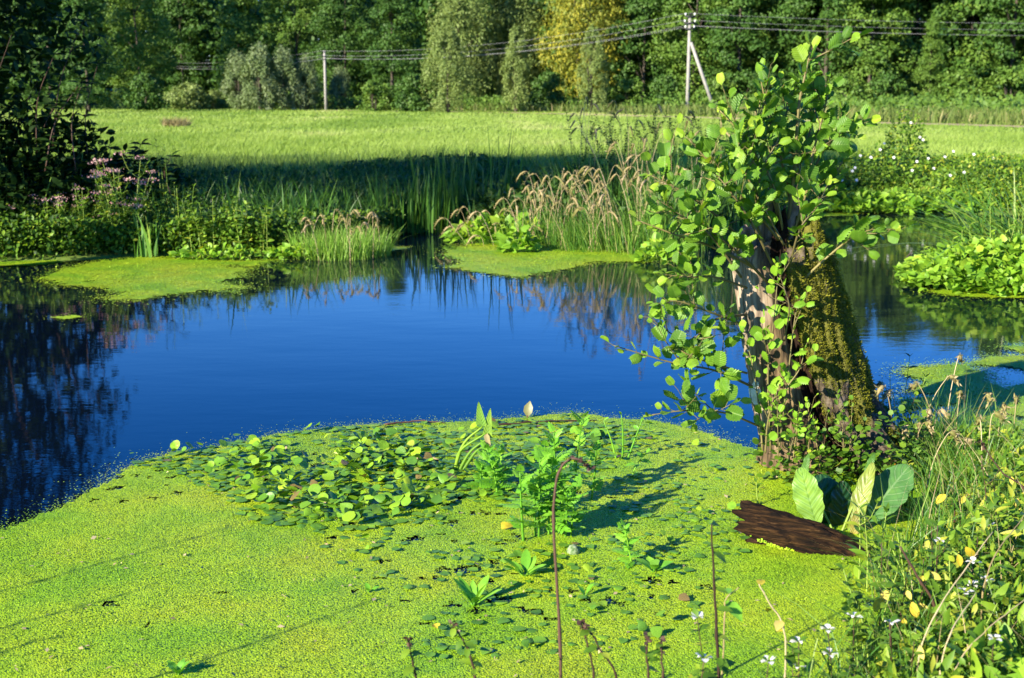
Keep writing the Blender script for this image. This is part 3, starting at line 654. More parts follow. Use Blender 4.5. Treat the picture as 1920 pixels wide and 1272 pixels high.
herb('flowering_plant', 'tallest pink flowered bushy plant on the left far bank', 'plant', gpt(243, 472), 1.00, 9, T_LANCE, .13, M['herb'], M['stem_green'], .4, .28, 9, flower='corymb', fsize=.035, nf=30, branch=3, sr=.006)
herb('flowering_plant', 'low pink flowered plant at the left end of the sunlit bank', 'plant', gpt(90, 478), .62, 11, T_LANCE, .12, M['herb'], M['stem_green'], .6, .3, 8, flower='corymb', fsize=.028, nf=24, branch=2, sr=.005)
herb('flowering_plant', 'bushy plant with few pink heads between the two other pink plants', 'plant', gpt(160, 474), .70, 12, T_LANCE, .12, M['herb'], M['stem_green'], .7, .3, 8, flower='corymb', fsize=.024, nf=18, branch=2, sr=.005)
herb('leafy_plant', 'yellow green leafy stems beside the tallest pink flowered plant', 'plant', gpt(340, 470), .72, 7, T_LANCE, .11, M['herb'], M['stem_green'], .5, .25, 9, sr=.005, branch=1)
herb('nettle_plant', 'dark nettle stems standing over the shaded left bank', 'plant', gpt(325, 455), 1.05, 3, T_LANCE, .09, M['herb_shade'], M['stem_green'], .35, .12, 12, sr=.004)
herb('leafy_plant', 'leafy bank plant with a bright tip in front of the shaded reeds', 'plant', gpt(395, 474), .62, 9, T_OVAL, .10, M['herb'], M['stem_green'], .8, .3, 8, sr=.004, branch=1)
herb('leafy_plant', 'sprawling green plant left of the pale seeding tussock', 'plant', gpt(480, 474), .55, 12, T_OVAL, .10, M['herb'], M['stem_green'], 1.0, .35, 7, sr=.004, branch=1)
grass_clump('iris_clump', 'upright sword leaved iris in front of the tallest pink plant', 'iris', gpt(272, 478), .18, .55, 22, M['sedge'], .035, .16)
grass_clump('iris_clump', 'thin upright sword leaves between bank herbs, right of the pink plants', 'iris', gpt(440, 474), .12, .95, 9, M['sedge'], .03, .12)
grass_clump('reed_clump', 'reed stems with bent back leaves on the shaded bank', 'reed', gpt(560, 455), .5, .75, 70, M['reed'], .03, .45)
grass_clump('seeding_tussock', 'pale green grass tussock with tan seed heads at the water edge', 'grass tussock', at(640, 478, .0), .55, .40, 1700, M['bright_grass'], .009, .42, heads=18, hh=1.08, hl=.09)
grass_clump('seeding_tussock', 'low bright grass and water leaves beside the pale seeding tussock', 'grass tussock', gpt(580, 480), .38, .30, 500, M['sedge'], .012, .45)
mound('water_plant', 'yellow green water leaves at the foot of the pale tussock', 'water plant', at(560, 484), .34, .2, .16, 240, T_HEART, .07, M['cress'])
mound('water_plant', 'small water leaves on the rim of the left duckweed patch', 'water plant', at(415, 486), .55, .18, .16, 260, T_HEART, .06, M['cress'])
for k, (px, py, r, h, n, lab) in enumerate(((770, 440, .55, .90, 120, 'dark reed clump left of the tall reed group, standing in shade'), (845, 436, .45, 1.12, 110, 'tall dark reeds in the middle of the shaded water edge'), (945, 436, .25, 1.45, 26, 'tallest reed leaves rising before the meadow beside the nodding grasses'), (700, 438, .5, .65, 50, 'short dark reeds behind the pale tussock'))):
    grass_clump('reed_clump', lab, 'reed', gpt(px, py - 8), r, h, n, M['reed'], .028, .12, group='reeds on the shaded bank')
for px, py, r, h, n, hd, lab in ((950, 452, .5, .72, 420, 26, 'arching seed grass nodding far out to the left over the water'), (1040, 456, .55, .85, 520, 26, 'seed grass clump behind the bright water leaves'),
        (1110, 462, .5, .80, 560, 22, 'seed grass with straight tan stalks right of the nodding clump'), (1185, 465, .5, .85, 560, 22, 'seed grass clump with tan heads left of the alder'), (1255, 462, .5, .95, 420, 18, 'seed grass partly hidden by the alder leaves'), (1150, 432, .8, 1.15, 500, 16, 'tall dark grass with brown heads behind the seed grasses'), (1290, 436, .8, 1.25, 420, 10, 'tall dark weeds and grass directly behind the alder crown')):
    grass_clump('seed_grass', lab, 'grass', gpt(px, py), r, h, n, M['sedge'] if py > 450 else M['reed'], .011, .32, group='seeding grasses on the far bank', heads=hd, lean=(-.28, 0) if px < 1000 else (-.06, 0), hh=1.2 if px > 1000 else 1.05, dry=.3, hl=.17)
herb('nettle_plant', 'dark feathery weed rising before the meadow above the seed grasses', 'plant', gpt(1125, 428), 1.35, 10, T_LANCE, .085, M['herb_shade'], M['stem_green'], .9, .12, 26, branch=3)
herb('nettle_plant', 'dark bushy weed left of the alder top shoots', 'plant', gpt(1235, 424), 1.4, 12, T_LANCE, .085, M['herb_shade'], M['stem_green'], 1.0, .12, 26, branch=3)
herb('nettle_plant', 'dark bushy weed hidden behind the alder sprouts', 'plant', gpt(1345, 422), 1.5, 14, T_LANCE, .09, M['herb_shade'], M['stem_green'], 1.3, .12, 26, branch=3)
mound('water_plant', 'bright green broad leaved water plants on the central duckweed patch', 'water plant', at(945, 452), .70, .38, .26, 420, T_HEART, .13, M['cress'])
mound('water_plant', 'bright leafy water plant sticking out toward the pond from the central patch', 'water plant', at(972, 472), .22, .16, .27, 120, T_HEART, .11, M['cress'])
mound('water_plant', 'green water leaves below the low alder shoots on the left', 'water plant', at(1245, 490), .3, .25, .25, 170, T_HEART, .09, M['cress'])
# right far bank
mound('water_plant', 'bright strip of water leaves under the white flowered bank', 'water plant', at(1640, 398), 1.25, .35, .30, 900, T_HEART, .13, M['cress'])
mound('water_plant', 'bright water leaves at the right end of the far bank', 'water plant', at(1800, 397), .8, .35, .34, 500, T_HEART, .13, M['cress'])
def bush(label, px, py, rx, h, n, white, T=T_OVAL, size=.062, mat='herb'):
    n = int(n * 1.8)
    c = gpt(px, py); t = mound('flowering_bush' if white else 'bush', label, 'bush', c, rx, rx * .7, h, n, T, size, M[mat], group='bushes on the right far bank', rmean=.55, rsd=.32)
    if white:
        g = Geo(); a = U(3.3, 6.1, white); r = np.sqrt(U(.0, 1, white)); P = np.stack([np.cos(a) * r * rx, np.sin(a) * r * rx * .7, h * (1 - .55 * r ** 2) * U(.85, 1.15, white)], -1)
        for d in range(5): put(g, T_HEART, P, np.cos(d * 1.257 + a)[:, None] * np.array([1, .1, .1]) + np.sin(d * 1.257 + a)[:, None] * np.array([0, .5, .85]) + [-.1, -.3, .1], [-.3, -.9, .4], .028)
        g.obj('blossom', M['white'], t)
    return t
bush('tall pointed leafy bush with white flowers left of its tip', 1690, 372, .42, 1.30, 900, 4)
bush('rounded bank bush dotted with white flowers below the tall pointed one', 1640, 384, .9, .78, 1500, 7)
bush('low bank bush with a few white flowers at the right picture edge', 1890, 388, 1.3, .72, 1900, 7)
bush('plain green bank bush close beside the alder stump top', 1570, 388, .7, .62, 1300, 4)
bush('green leafy bush behind the arching sedge', 1800, 374, 1.1, .62, 1700, 5)
# right island
ic = at(1880, 545)
mound('water_plant', 'yellow green leafy water plants of the island at the right edge', 'water plant', at(1905, 540), 1.0, .55, .50, 2600, T_HEART, .085, M['cress'], rmean=.5)
mound('water_plant', 'sprawling bright water leaves on the left tip of the island', 'water plant', at(1815, 520), .65, .5, .30, 1300, T_HEART, .08, M['cress'])
grass_clump('sedge_clump', 'large blue green sedge arching over the island at the right edge', 'sedge', at(1915, 508), .5, 1.05, 320, M['sedge'], .026, 1.0, lean=(-.55, -.05), seg=8, bend=2.0)
grass_clump('sedge_clump', 'narrow sedge blades on the left tip of the island', 'sedge', at(1800, 505), .3, .42, 90, M['sedge'], .016, .8, lean=(-.35, -.05), seg=6)
herb('leafy_plant', 'leafy stems with long narrow leaves rising from the middle of the island', 'plant', at(1870, 530), .55, 9, T_LANCE, .15, M['cress'], M['stem_green'], .9, .25, 8, sr=.005)
herb('leafy_plant', 'narrow leaved stems at the left shoulder of the island', 'plant', at(1800, 525), .38, 8, T_LANCE, .14, M['cress'], M['stem_green'], .7, .3, 7, sr=.005)
herb('leafy_plant', 'tall dark leafy stems behind the island plants at the right edge', 'plant', at(1915, 520), .75, 7, T_LANCE, .16, M['herb'], M['stem_green'], .9, .25, 8, sr=.005)
g = Geo(); q0, q1 = at(1705, 497), at(1800, 500); L = spline([q0 + [0, 0, .03], (q0 + q1) / 2 + [0, .05, .05], q1 + [.1, 0, .03]], 9); tube(g, L, [.015, .04, .05, .05, .05, .045, .04, .04, .03], 8)
tube(g, spline([q0 + [.0, 0, .02], q0 + [-.03, 0, .08], q0 + [.04, 0, .16]], 5), [.014, .012, .01, .008, .004], 5)
tag(g.obj('driftwood', M['bark'], smooth=True), 'dark driftwood branch lying in the water at the island tip', 'branch')

# ------------------------------------------------------------------ trees on the left bank (they shade the bank and meadow)
def big_tree(label, loc, H_, Rr, base, n_cl, n_lf, lf, mat, name='broadleaf_tree', ctr=(0, 0), rad=.16):
    t = thing(name, label, 'tree', loc, 'trees of the left bank'); cg, C = crown_geo(H_, Rr, base, n_cl, n_lf, lf, 'broad', T=T_OVAL, flat=.55)
    cg.obj('crown', mat, t); trunk_geo(H_, rad, C, 14, 1).obj('trunk', M['bark'], t, smooth=True); return t
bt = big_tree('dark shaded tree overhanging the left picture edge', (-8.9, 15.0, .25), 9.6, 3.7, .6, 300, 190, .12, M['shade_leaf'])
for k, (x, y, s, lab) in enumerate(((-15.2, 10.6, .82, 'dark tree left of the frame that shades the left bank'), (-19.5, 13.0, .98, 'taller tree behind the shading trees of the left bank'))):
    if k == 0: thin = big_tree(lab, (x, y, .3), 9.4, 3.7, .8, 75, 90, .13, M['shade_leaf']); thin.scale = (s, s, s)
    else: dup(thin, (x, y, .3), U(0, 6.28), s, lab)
big_tree('tall high crowned tree added outside the frame to shade the far bank', (-9.9, 8.1, .2), 10.6, 2.5, 6.0, 120, 130, .13, M['shade_leaf'])  # unseen tree added for its shadow, crown raised to darken the reeds
def shrub(label, c, rx, ry, h, n, shoots, group='shrubs at the foot of the left tree'):
    t = mound('shrub', label, 'shrub', c, rx, ry, h, n, T_OVAL, .11, M['shade_leaf'], group, stems=60)
    g, gl = Geo(), Geo()
    for k in range(shoots):
        b = np.array([U(-.2, .9) * rx, U(-.8, .2) * ry, h * .45]); e = b + [U(.0, .45), U(-.2, .2), h * U(.35, .75)]; L = spline([b, (b + e) / 2 + [-.08, 0, .05], e], 10); tube(g, L, np.linspace(.008, .003, 10), 5)
        tt = rs.randint(1, 10, 16); a = U(0, 6.28, 16); put(gl, T_OVAL, L[tt], np.stack([np.cos(a), np.sin(a) * .6, np.full(16, .35)], -1), [0, -.3, 1.], .13 * U(.7, 1.2, 16))
        put(gl, T_OVAL, L[[9, 9]], np.array([[.5, 0, .6], [.8, 0, .2]]), [0, -.3, 1.], .13)
    g.obj('shoot', M['stem_brown'], t); gl.obj('shoot_foliage', M['shade_leaf'], t); return t
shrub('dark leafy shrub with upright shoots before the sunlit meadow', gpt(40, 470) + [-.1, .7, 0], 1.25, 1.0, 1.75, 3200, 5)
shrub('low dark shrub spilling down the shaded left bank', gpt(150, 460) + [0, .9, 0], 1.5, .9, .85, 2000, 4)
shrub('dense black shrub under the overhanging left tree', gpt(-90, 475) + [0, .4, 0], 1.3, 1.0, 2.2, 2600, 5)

# ------------------------------------------------------------------ duckweed
def duckweed_mat():
    m, n, l, out = new_mat('duckweed')
    tc = n.new('ShaderNodeTexCoord'); at_ = n.new('ShaderNodeAttribute'); at_.attribute_name = 'rnd'
    vo = n.new('ShaderNodeTexVoronoi'); vo.inputs['Scale'].default_value = 170; l.new(tc.outputs['Object'], vo.inputs['Vector'])
    sp = n.new('ShaderNodeSeparateXYZ'); l.new(vo.outputs['Color'], sp.inputs[0])
    ad = n.new('ShaderNodeMath'); ad.operation = 'MULTIPLY_ADD'; l.new(sp.outputs[0], ad.inputs[0]); ad.inputs[1].default_value = .55
    mu = n.new('ShaderNodeMath'); mu.operation = 'MULTIPLY'; l.new(at_.outputs['Fac'], mu.inputs[0]); mu.inputs[1].default_value = .45; l.new(mu.outputs[0], ad.inputs[2])
    rp = ramp(n, [(.0, (.04, .07, .008)), (.14, (.14, .23, .010)), (.24, (.22, .35, .010)), (.6, (.31, .46, .012)), (.9, (.40, .53, .02)), (1, (.45, .42, .12))]); l.new(ad.outputs[0], rp.inputs[0])
    nz = n.new('ShaderNodeTexNoise'); nz.inputs['Scale'].default_value = 2.2; nz.inputs['Detail'].default_value = 6; l.new(tc.outputs['Object'], nz.inputs['Vector'])
    r2 = ramp(n, [(.36, (.66, .86, .8)), (.5, (.95, 1.0, 1.0)), (.66, (1.12, 1.0, 1.0))]); l.new(nz.outputs[0], r2.inputs[0])
    mm = n.new('ShaderNodeMixRGB'); mm.blend_type = 'MULTIPLY'; mm.inputs[0].default_value = 1; l.new(rp.outputs[0], mm.inputs[1]); l.new(r2.outputs[0], mm.inputs[2])
    pr = n.new('ShaderNodeBsdfPrincipled'); pr.inputs['Roughness'].default_value = .5; pr.inputs['Specular IOR Level'].default_value = .3; l.new(mm.outputs[0], pr.inputs['Base Color'])
    bp = n.new('ShaderNodeBump'); bp.inputs['Strength'].default_value = .7; bp.inputs['Distance'].default_value = .004
    iv = n.new('ShaderNodeMath'); iv.operation = 'SUBTRACT'; iv.inputs[0].default_value = 1; l.new(vo.outputs['Distance'], iv.inputs[1]); l.new(iv.outputs[0], bp.inputs['Height'])
    l.new(bp.outputs[0], pr.inputs['Normal']); l.new(pr.outputs[0], out.inputs['Surface']); return m
M['duckweed'] = duckweed_mat()
T_FROND = (np.array([[math.cos(a) * .5, math.sin(a) * .62, .02] for a in np.linspace(0, 6.283, 6, endpoint=False)]), np.array([[0, 1, 2, 3], [0, 3, 4, 5]]), np.zeros((6, 2)))
def duckweed(label, poly, cell, amp, nfr, holes=.0, fsize=.009, scale=1.2, seed=61, edge=.35, world=False, hole_s=14, frag=.045):
    P = np.array([q if world else at(*q)[:2] for q in poly])[:, :2]
    lo, hi = P.min(0) - .3, P.max(0) + .3
    ax, ay = np.arange(lo[0], hi[0], cell), np.arange(lo[1], hi[1], cell); X, Y = np.meshgrid(ax, ay, indexing='ij')
    def field(x, y):
        f = sdf(P, x, y) + amp * 2 * (fbm(p2(x, y), scale, seed, 6) - .5)
        if holes: f = np.maximum(f, .05 * (holes - fbm(p2(x, y), hole_s, seed + 3, 3) - .16 * sstep(.40, .58, fbm(p2(x, y), .9, seed + 7, 3))))
        return f
    Xj = X + U(-.35, .35, X.shape) * cell; Yj = Y + U(-.35, .35, X.shape) * cell
    f = field(Xj, Yj); ok = f < 0; ny = len(ay)
    i = np.arange(len(ax) - 1)[:, None] * ny + np.arange(ny - 1)[None]
    kk = (ok[:-1, :-1].astype(int) + ok[1:, :-1] + ok[:-1, 1:] + ok[1:, 1:]) >= 3; i = i[kk]
    Q = np.stack([i, i + ny, i + ny + 1, i + 1], -1); used_, inv = np.unique(Q, return_inverse=True); Q = inv.reshape(-1, 4)
    V = np.stack([Xj, Yj, .004 + .004 * fbm(p2(Xj, Yj), 9, 3) + U(0, .0015, X.shape)], -1).reshape(-1, 3)[used_]
    g = Geo(); g.add(V, q=Q, r=np.clip(.5 + .9 * (fbm(V, 3.0, seed + 9) - .5) + U(-.2, .2, len(V)), 0, 1))
    x = U(lo[0], hi[0], nfr * 4); y = U(lo[1], hi[1], nfr * 4); fv = field(x, y)
    pr = np.where(fv < 0, np.where(fv > -edge, 1.0, .35), np.exp(-fv / frag) * .8) * (fv < .35); k = rs.rand(len(x)) < pr
    x, y = x[k][:nfr], y[k][:nfr]; n = len(x)
    put(g, T_FROND, np.stack([x, y, U(.0065, .0105, n)], -1), np.stack([U(-1, 1, n), U(-1, 1, n), rs.normal(size=n) * .05], -1), np.array([0, 0, 1.]) + rs.normal(size=(n, 3)) * .09, fsize * U(.6, 1.3, n))
    return tag(g.obj('duckweed', M['duckweed']), label=label, kind='stuff')
duckweed('bright green duckweed covering the near water', [(-900, 1420), (-60, 1010), (0, 996), (100, 960), (200, 905), (240, 880), (300, 858), (430, 836), (520, 815), (640, 802), (760, 796), (900, 790), (1000, 781), (1080, 776), (1130, 785), (1230, 792), (1330, 815), (1400, 842), (1450, 850), (1560, 850), (1640, 845), (1700, 835), (1740, 800), (1800, 760), (1840, 748), (1930, 716), (2300, 690), (2600, 900), (2300, 1420), (960, 1420)],
         .022, .05, 300000, holes=.315, scale=1.6, hole_s=24, fsize=.0052)
duckweed('ragged duckweed sheets on the shaded water right of the stump', [(1700, 690), (1800, 684), (1845, 700), (1850, 716), (1905, 735), (1960, 735), (1900, 752), (1800, 758), (1690, 770), (1680, 752), (1760, 742), (1700, 735), (1735, 718), (1690, 700)], .03, .05, 14000, scale=1.8, seed=71)
duckweed('thin duckweed islands drifting at the right edge', [(1820, 684), (1880, 686), (1960, 700), (2100, 690), (2100, 660), (1930, 648), (1885, 652), (1940, 668), (1860, 672)], .03, .06, 9000, scale=1.5, seed=75)
duckweed('large flat duckweed patch off the left far bank', [(80, 525), (120, 505), (200, 488), (300, 482), (420, 490), (520, 488), (480, 500), (455, 512), (465, 520), (400, 526), (462, 540), (440, 550), (380, 545), (300, 556), (240, 566), (195, 563), (215, 548), (180, 540), (110, 535)], .10, .05, 20000, scale=1.4, frag=.07, holes=.36, hole_s=5, seed=81, fsize=.014)
duckweed('narrow duckweed strip under the left far bank', [(-200, 490), (0, 488), (90, 487), (130, 492), (60, 499), (-200, 502)], .06, .05, 2500, seed=83, fsize=.014)
duckweed('small duckweed streak on the dark water at the left', [(95, 597), (140, 592), (155, 596), (120, 601)], .03, .02, 500, seed=84)
duckweed('yellow green duckweed patch in front of the seed grasses', [(840, 470), (880, 458), (960, 452), (1080, 452), (1200, 466), (1260, 480), (1215, 492), (1120, 494), (1020, 512), (980, 522), (930, 516), (880, 508), (838, 503), (870, 490), (835, 482)], .10, .05, 20000, scale=1.4, frag=.07, holes=.36, hole_s=5, seed=86, fsize=.014)
duckweed('round duckweed spot beside the pale tussock', [(695, 467), (725, 462), (770, 464), (765, 468), (720, 473)], .04, .03, 700, seed=88, fsize=.014)
duckweed('pale duckweed skirt around the island at the right edge', [(1742, 548), (1780, 536), (1850, 534), (2000, 540), (2000, 562), (1860, 560), (1780, 556)], .04, .05, 4500, seed=90, fsize=.012)
duckweed('duckweed film under the right far bank', [(1510, 398), (1560, 394), (1620, 399), (1600, 405), (1520, 408)], .08, .05, 900, seed=92, fsize=.02)

# ------------------------------------------------------------------ floating leaves
pads = []
for k in range(7):
    T = leaf_t(7, 6, p_round if k % 2 else (lambda v: p_heart(v) * 1.12), fold=U(.0, .12), droop=U(-.05, .12), curl=U(-.15, .35)); pads.append(T)
def padm(k, r):
    g = Geo(); V, Q, UV = pads[k]; g.add(V - [0, .5, 0], q=Q, uv=UV, r=np.clip(r + U(-.04, .04, len(V)) * 0, 0, 1)); return g.mesh('floating_leaf', M['floating'], True)
padlib = [padm(k % 7, r) for k, r in enumerate(np.linspace(.05, 1, 28) ** 1.0)]
dense = np.array([at(*q)[:2] for q in ((240, 875), (330, 852), (470, 826), (640, 803), (800, 796), (960, 792), (1090, 795), (1200, 812), (1150, 880), (960, 930), (840, 985), (640, 1000), (480, 985), (420, 930), (330, 890))])
core = np.array([at(*q)[:2] for q in ((420, 868), (560, 830), (720, 830), (860, 880), (830, 950), (640, 985), (500, 960))])
sparse = np.array([at(*q)[:2] for q in ((270, 880), (420, 940), (600, 1030), (760, 1180), (700, 1240), (960, 1240), (1250, 1200), (1400, 1040), (1440, 880), (1330, 830), (1150, 800), (900, 800), (500, 860))])
n = 60000; x = U(-2.6, 1.8, n); y = U(3.3, 6.9, n)
dd, dc, ds = sdf(dense, x, y), sdf(core, x, y), sdf(sparse, x, y); nn = fbm(p2(x, y), 2.4, 95)
pr = np.where(dd < 0, .85, 0) + np.where(dc < 0, .5, 0) + np.where(ds < 0, .20, 0) + np.exp(-np.maximum(dd, 0) / .12) * .05 * (sdf(dense, x, y - .12) < .1); pr *= sstep(.32, .60, nn) * 1.2
k = np.where(rs.rand(n) < pr)[0]; px_, py_ = [], []
pts = []
cellg = {}
for j in k:                       # keep leaves from piling on one another
    key = (int(x[j] / .036), int(y[j] / .036)); lim = 2 if dc[j] < 0 else 1
    if cellg.get(key, 0) >= lim: continue
    cellg[key] = cellg.get(key, 0) + 1; pts.append(j)
    if len(pts) >= 2200: break
pts = np.array(pts); sz = .047 * U(.6, 1.35, len(pts)) * np.where(dd[pts] < 0, 1.0, .78)
order = np.argsort(-(sz / (y[pts] ** 1.5)) * U(.9, 1.1, len(pts))); pts = pts[order]; sz = sz[order]
def padpose(j):
    raised = dc[j] < .05 and rs.rand() < .42 or rs.rand() < .10
    return (U(.016, .055) if raised else U(.010, .016)), (U(-.75, .75) if raised else U(-.07, .07)), (U(-.75, .75) if raised else U(-.07, .07))
from mathutils import Euler
gstuff = Geo()
for c, (j, s) in enumerate(zip(pts, sz)):
    z, tx, ty = padpose(j); rz = U(0, 6.28); hue = np.clip(rs.normal(.42 + (.14 if abs(tx) > .1 else -.05), .24), 0, 1); kk = int(hue * 27)
    z += .25 * s * max(abs(tx), abs(ty))
    if c < 280:
        o = bpy.data.objects.new('floating_leaf', padlib[kk]); COL.objects.link(o); o.location = (x[j], y[j], z); o.rotation_euler = (tx, ty, rz); o.scale = (s, s, s)
        tag(o, 'small rounded green floating leaf of the leafy raft on the duckweed', 'leaf', 'floating leaves on the duckweed')
    else:
        Rm = np.array(Euler((tx, ty, rz)).to_matrix()); V, Q, UV = pads[kk % 7]
        gstuff.add((V - [0, .5, 0]) * s @ Rm.T + [x[j], y[j], z], q=Q, uv=UV, r=hue)
tag(gstuff.obj('floating_leaves', M['floating'], smooth=True), label='smaller floating leaves crowded between the larger ones', kind='stuff')

# ------------------------------------------------------------------ the alder stump
AY = 5.75
def wood_mat():
    m, n, l, out = new_mat('bare_weathered_wood')
    uv = n.new('ShaderNodeTexCoord'); mp = n.new('ShaderNodeMapping'); mp.inputs['Scale'].default_value = (26, 26, 2.2); l.new(uv.outputs['Object'], mp.inputs[0])
    nz = n.new('ShaderNodeTexNoise'); nz.inputs['Scale'].default_value = 1.6; nz.inputs['Detail'].default_value = 6; l.new(mp.outputs[0], nz.inputs['Vector'])
    at_ = n.new('ShaderNodeAttribute'); at_.attribute_name = 'rnd'
    r1 = ramp(n, [(.32, (.06, .045, .03)), (.48, (.22, .165, .115)), (.7, (.42, .35, .26))]); l.new(nz.outputs[0], r1.inputs[0])
    r2 = ramp(n, [(.3, (.022, .015, .009)), (.5, (.11, .072, .035)), (.75, (.26, .19, .10))]); l.new(nz.outputs[0], r2.inputs[0])
    mx = n.new('ShaderNodeMixRGB'); l.new(at_.outputs['Fac'], mx.inputs[0]); l.new(r2.outputs[0], mx.inputs[1]); l.new(r1.outputs[0], mx.inputs[2])
    pr = n.new('ShaderNodeBsdfPrincipled'); pr.inputs['Roughness'].default_value = .8; pr.inputs['Specular IOR Level'].default_value = .2; l.new(mx.outputs[0], pr.inputs['Base Color'])
    bp = n.new('ShaderNodeBump'); bp.inputs['Strength'].default_value = .6; bp.inputs['Distance'].default_value = .008; l.new(nz.outputs[0], bp.inputs['Height']); l.new(bp.outputs[0], pr.inputs['Normal']); l.new(pr.outputs[0], out.inputs['Surface']); return m
M['bare_wood'] = wood_mat()
def bark_mat():
    m, n, l, out = new_mat('furrowed_bark'); tc = n.new('ShaderNodeTexCoord')
    nz = n.new('ShaderNodeTexNoise'); nz.inputs['Scale'].default_value = 30; nz.inputs['Detail'].default_value = 12; nz.inputs['Roughness'].default_value = .75; l.new(tc.outputs['Object'], nz.inputs['Vector'])
    at_ = n.new('ShaderNodeAttribute'); at_.attribute_name = 'rnd'
    r1 = ramp(n, [(.32, (.018, .013, .009)), (.5, (.085, .064, .044)), (.7, (.20, .165, .125))]); l.new(nz.outputs[0], r1.inputs[0])
    r2 = ramp(n, [(.3, (.05, .05, .008)), (.55, (.12, .125, .014)), (.75, (.19, .18, .02))]); l.new(nz.outputs[0], r2.inputs[0])
    mx = n.new('ShaderNodeMixRGB'); l.new(at_.outputs['Fac'], mx.inputs[0]); l.new(r1.outputs[0], mx.inputs[1]); l.new(r2.outputs[0], mx.inputs[2])
    pr = n.new('ShaderNodeBsdfPrincipled'); pr.inputs['Roughness'].default_value = .9; pr.inputs['Specular IOR Level'].default_value = .15; l.new(mx.outputs[0], pr.inputs['Base Color'])
    bp = n.new('ShaderNodeBump'); bp.inputs['Strength'].default_value = .8; bp.inputs['Distance'].default_value = .008; l.new(nz.outputs[0], bp.inputs['Height']); l.new(bp.outputs[0], pr.inputs['Normal']); l.new(pr.outputs[0], out.inputs['Surface']); return m
M['furrow'] = bark_mat()
M['rot'] = noise_mat('rotten_core', [(.35, (.006, .004, .003)), (.58, (.030, .014, .007)), (.78, (.11, .05, .02))], 22, .95, 1., .02)
M['moss'] = leaf_mat('moss_tuft', [(0, (.06, .065, .006)), (.5, (.14, .15, .012)), (1, (.27, .26, .03))], .2, .8, .1)
M['lichen'] = noise_mat('white_lichen', [(.35, (.42, .44, .38)), (.6, (.70, .70, .64))], 30, .9, .4, .005)
alder = thing('alder_stump', 'old leaning broken alder stump, mossy, with leafy green shoots', 'tree stump', (1.5, AY, 0))
O = np.array([1.5, AY, 0.])
zk = np.array([-.35, 0, .12, .3, .6, 1.0, 1.2, 1.45]); rk = np.array([.44, .375, .335, .300, .278, .240, .185, .16]); ck = np.array([.12, .095, .045, -.055, -.15, -.25, -.235, -.22])
NT, NZ = 300, 230
th = np.linspace(0, 2 * math.pi, NT, endpoint=False); zz = np.linspace(-.35, 1.42, NZ); TH, ZZ = np.meshgrid(th, zz, indexing='ij')
Rb = np.interp(ZZ, zk, rk); Cx = np.interp(ZZ, zk, ck)
cs = np.stack([np.cos(TH), np.sin(TH), ZZ * .35], -1)
Rb = Rb * (1 + .13 * (fbm(cs, 1.6, 5) - .5) * 2)
Rb = Rb * (1 + sstep(.5, -.1, ZZ) * .22 * np.maximum(0, np.cos(3 * (TH - 5.4))))                    # root flare
fur = fbm(np.stack([np.cos(TH - ZZ * .35) * 7, np.sin(TH - ZZ * .35) * 7, ZZ * 2.0], -1), 1.15, 8, 4); fur = 1 - np.abs(fur * 2 - 1) * 2.2
Gc = R(262) - .10 * (ZZ - .3); gw = np.interp(ZZ, [0, .25, .7, 1.0, 1.2], [.22, .17, .15, .18, .30]); gd = ((TH - Gc) / gw)
groove = np.exp(-gd ** 2) * sstep(1.5, 1.2, ZZ)
wood = sstep(R(258), R(250), TH) * sstep(R(130), R(142), TH)                                      # bare wood on the left side
Rb = Rb + (1 - wood) * (.040 * (fur - .55) + .022 * (fbm(np.stack([np.cos(TH) * 9, np.sin(TH) * 9, ZZ * 14], -1), 1.6, 41, 4) - .5)) - wood * .022 + wood * .045 * sstep(-.02, .2, ZZ) * (fbm(np.stack([np.cos(TH - ZZ * .2) * 8, np.sin(TH - ZZ * .2) * 8, ZZ * 2.2], -1), 1.3, 12, 6) - .5) - groove * Rb * .45 - groove * .05 * (fbm(np.stack([TH * 9, TH * 0, ZZ * 9], -1), 1, 31) - .5)
topz = 1.08 + .30 * fbm(np.stack([np.cos(th) * 3.2, np.sin(th) * 3.2, th * 0], -1), 1.0, 14, 3) ** 1.0 - .12 + .20 * np.clip(np.sin(th * 7 + 1.2), 0, 1) * np.clip(np.sin(th * 2.0 - 2.2), 0, 1)
ZZc = np.minimum(ZZ, topz[:, None]); sp_ = sstep(0, .1, ZZ - topz[:, None])
Rb = Rb * (1 - .55 * sp_)
PX_ = Cx + Rb * np.cos(TH); PY_ = Rb * np.sin(TH) * .95 + .02; ZQ = ZZc - sp_ * .25 * 0
V = np.stack([PX_, PY_, ZQ], -1)
mossm = sstep(.41, .58, fbm(V, 6.5, 17, 4) + .20 * sstep(.30, .8, ZZ) + .20 * np.cos(TH - R(345)) - .17 + .10 * (.5 - fur) - .30 * sstep(.35, .05, ZZ) * sstep(R(330), R(290), TH)) * (1 - wood)
ti = np.arange(NT)[:, None]; zi = np.arange(NZ - 1)[None]; tj = (ti + 1) % NT
Q = np.stack(np.broadcast_arrays(ti * NZ + zi, tj * NZ + zi, tj * NZ + zi + 1, ti * NZ + zi + 1), -1)
cat = np.where(groove > .42, 2, np.where(wood > .5, 1, 0)); fc = cat[:, :-1]
Vf = V.reshape(-1, 3)
def sub(mask, r, name, mat):
    q = Q[mask]; u, inv = np.unique(q, return_inverse=True); g = Geo(); g.add(Vf[u], q=inv.reshape(-1, 4), r=np.asarray(r).ravel()[u]); return g.obj(name, mat, alder, smooth=True)
sub(fc == 0, np.clip(mossm * .85 + .0, 0, 1), 'bark', M['furrow'])
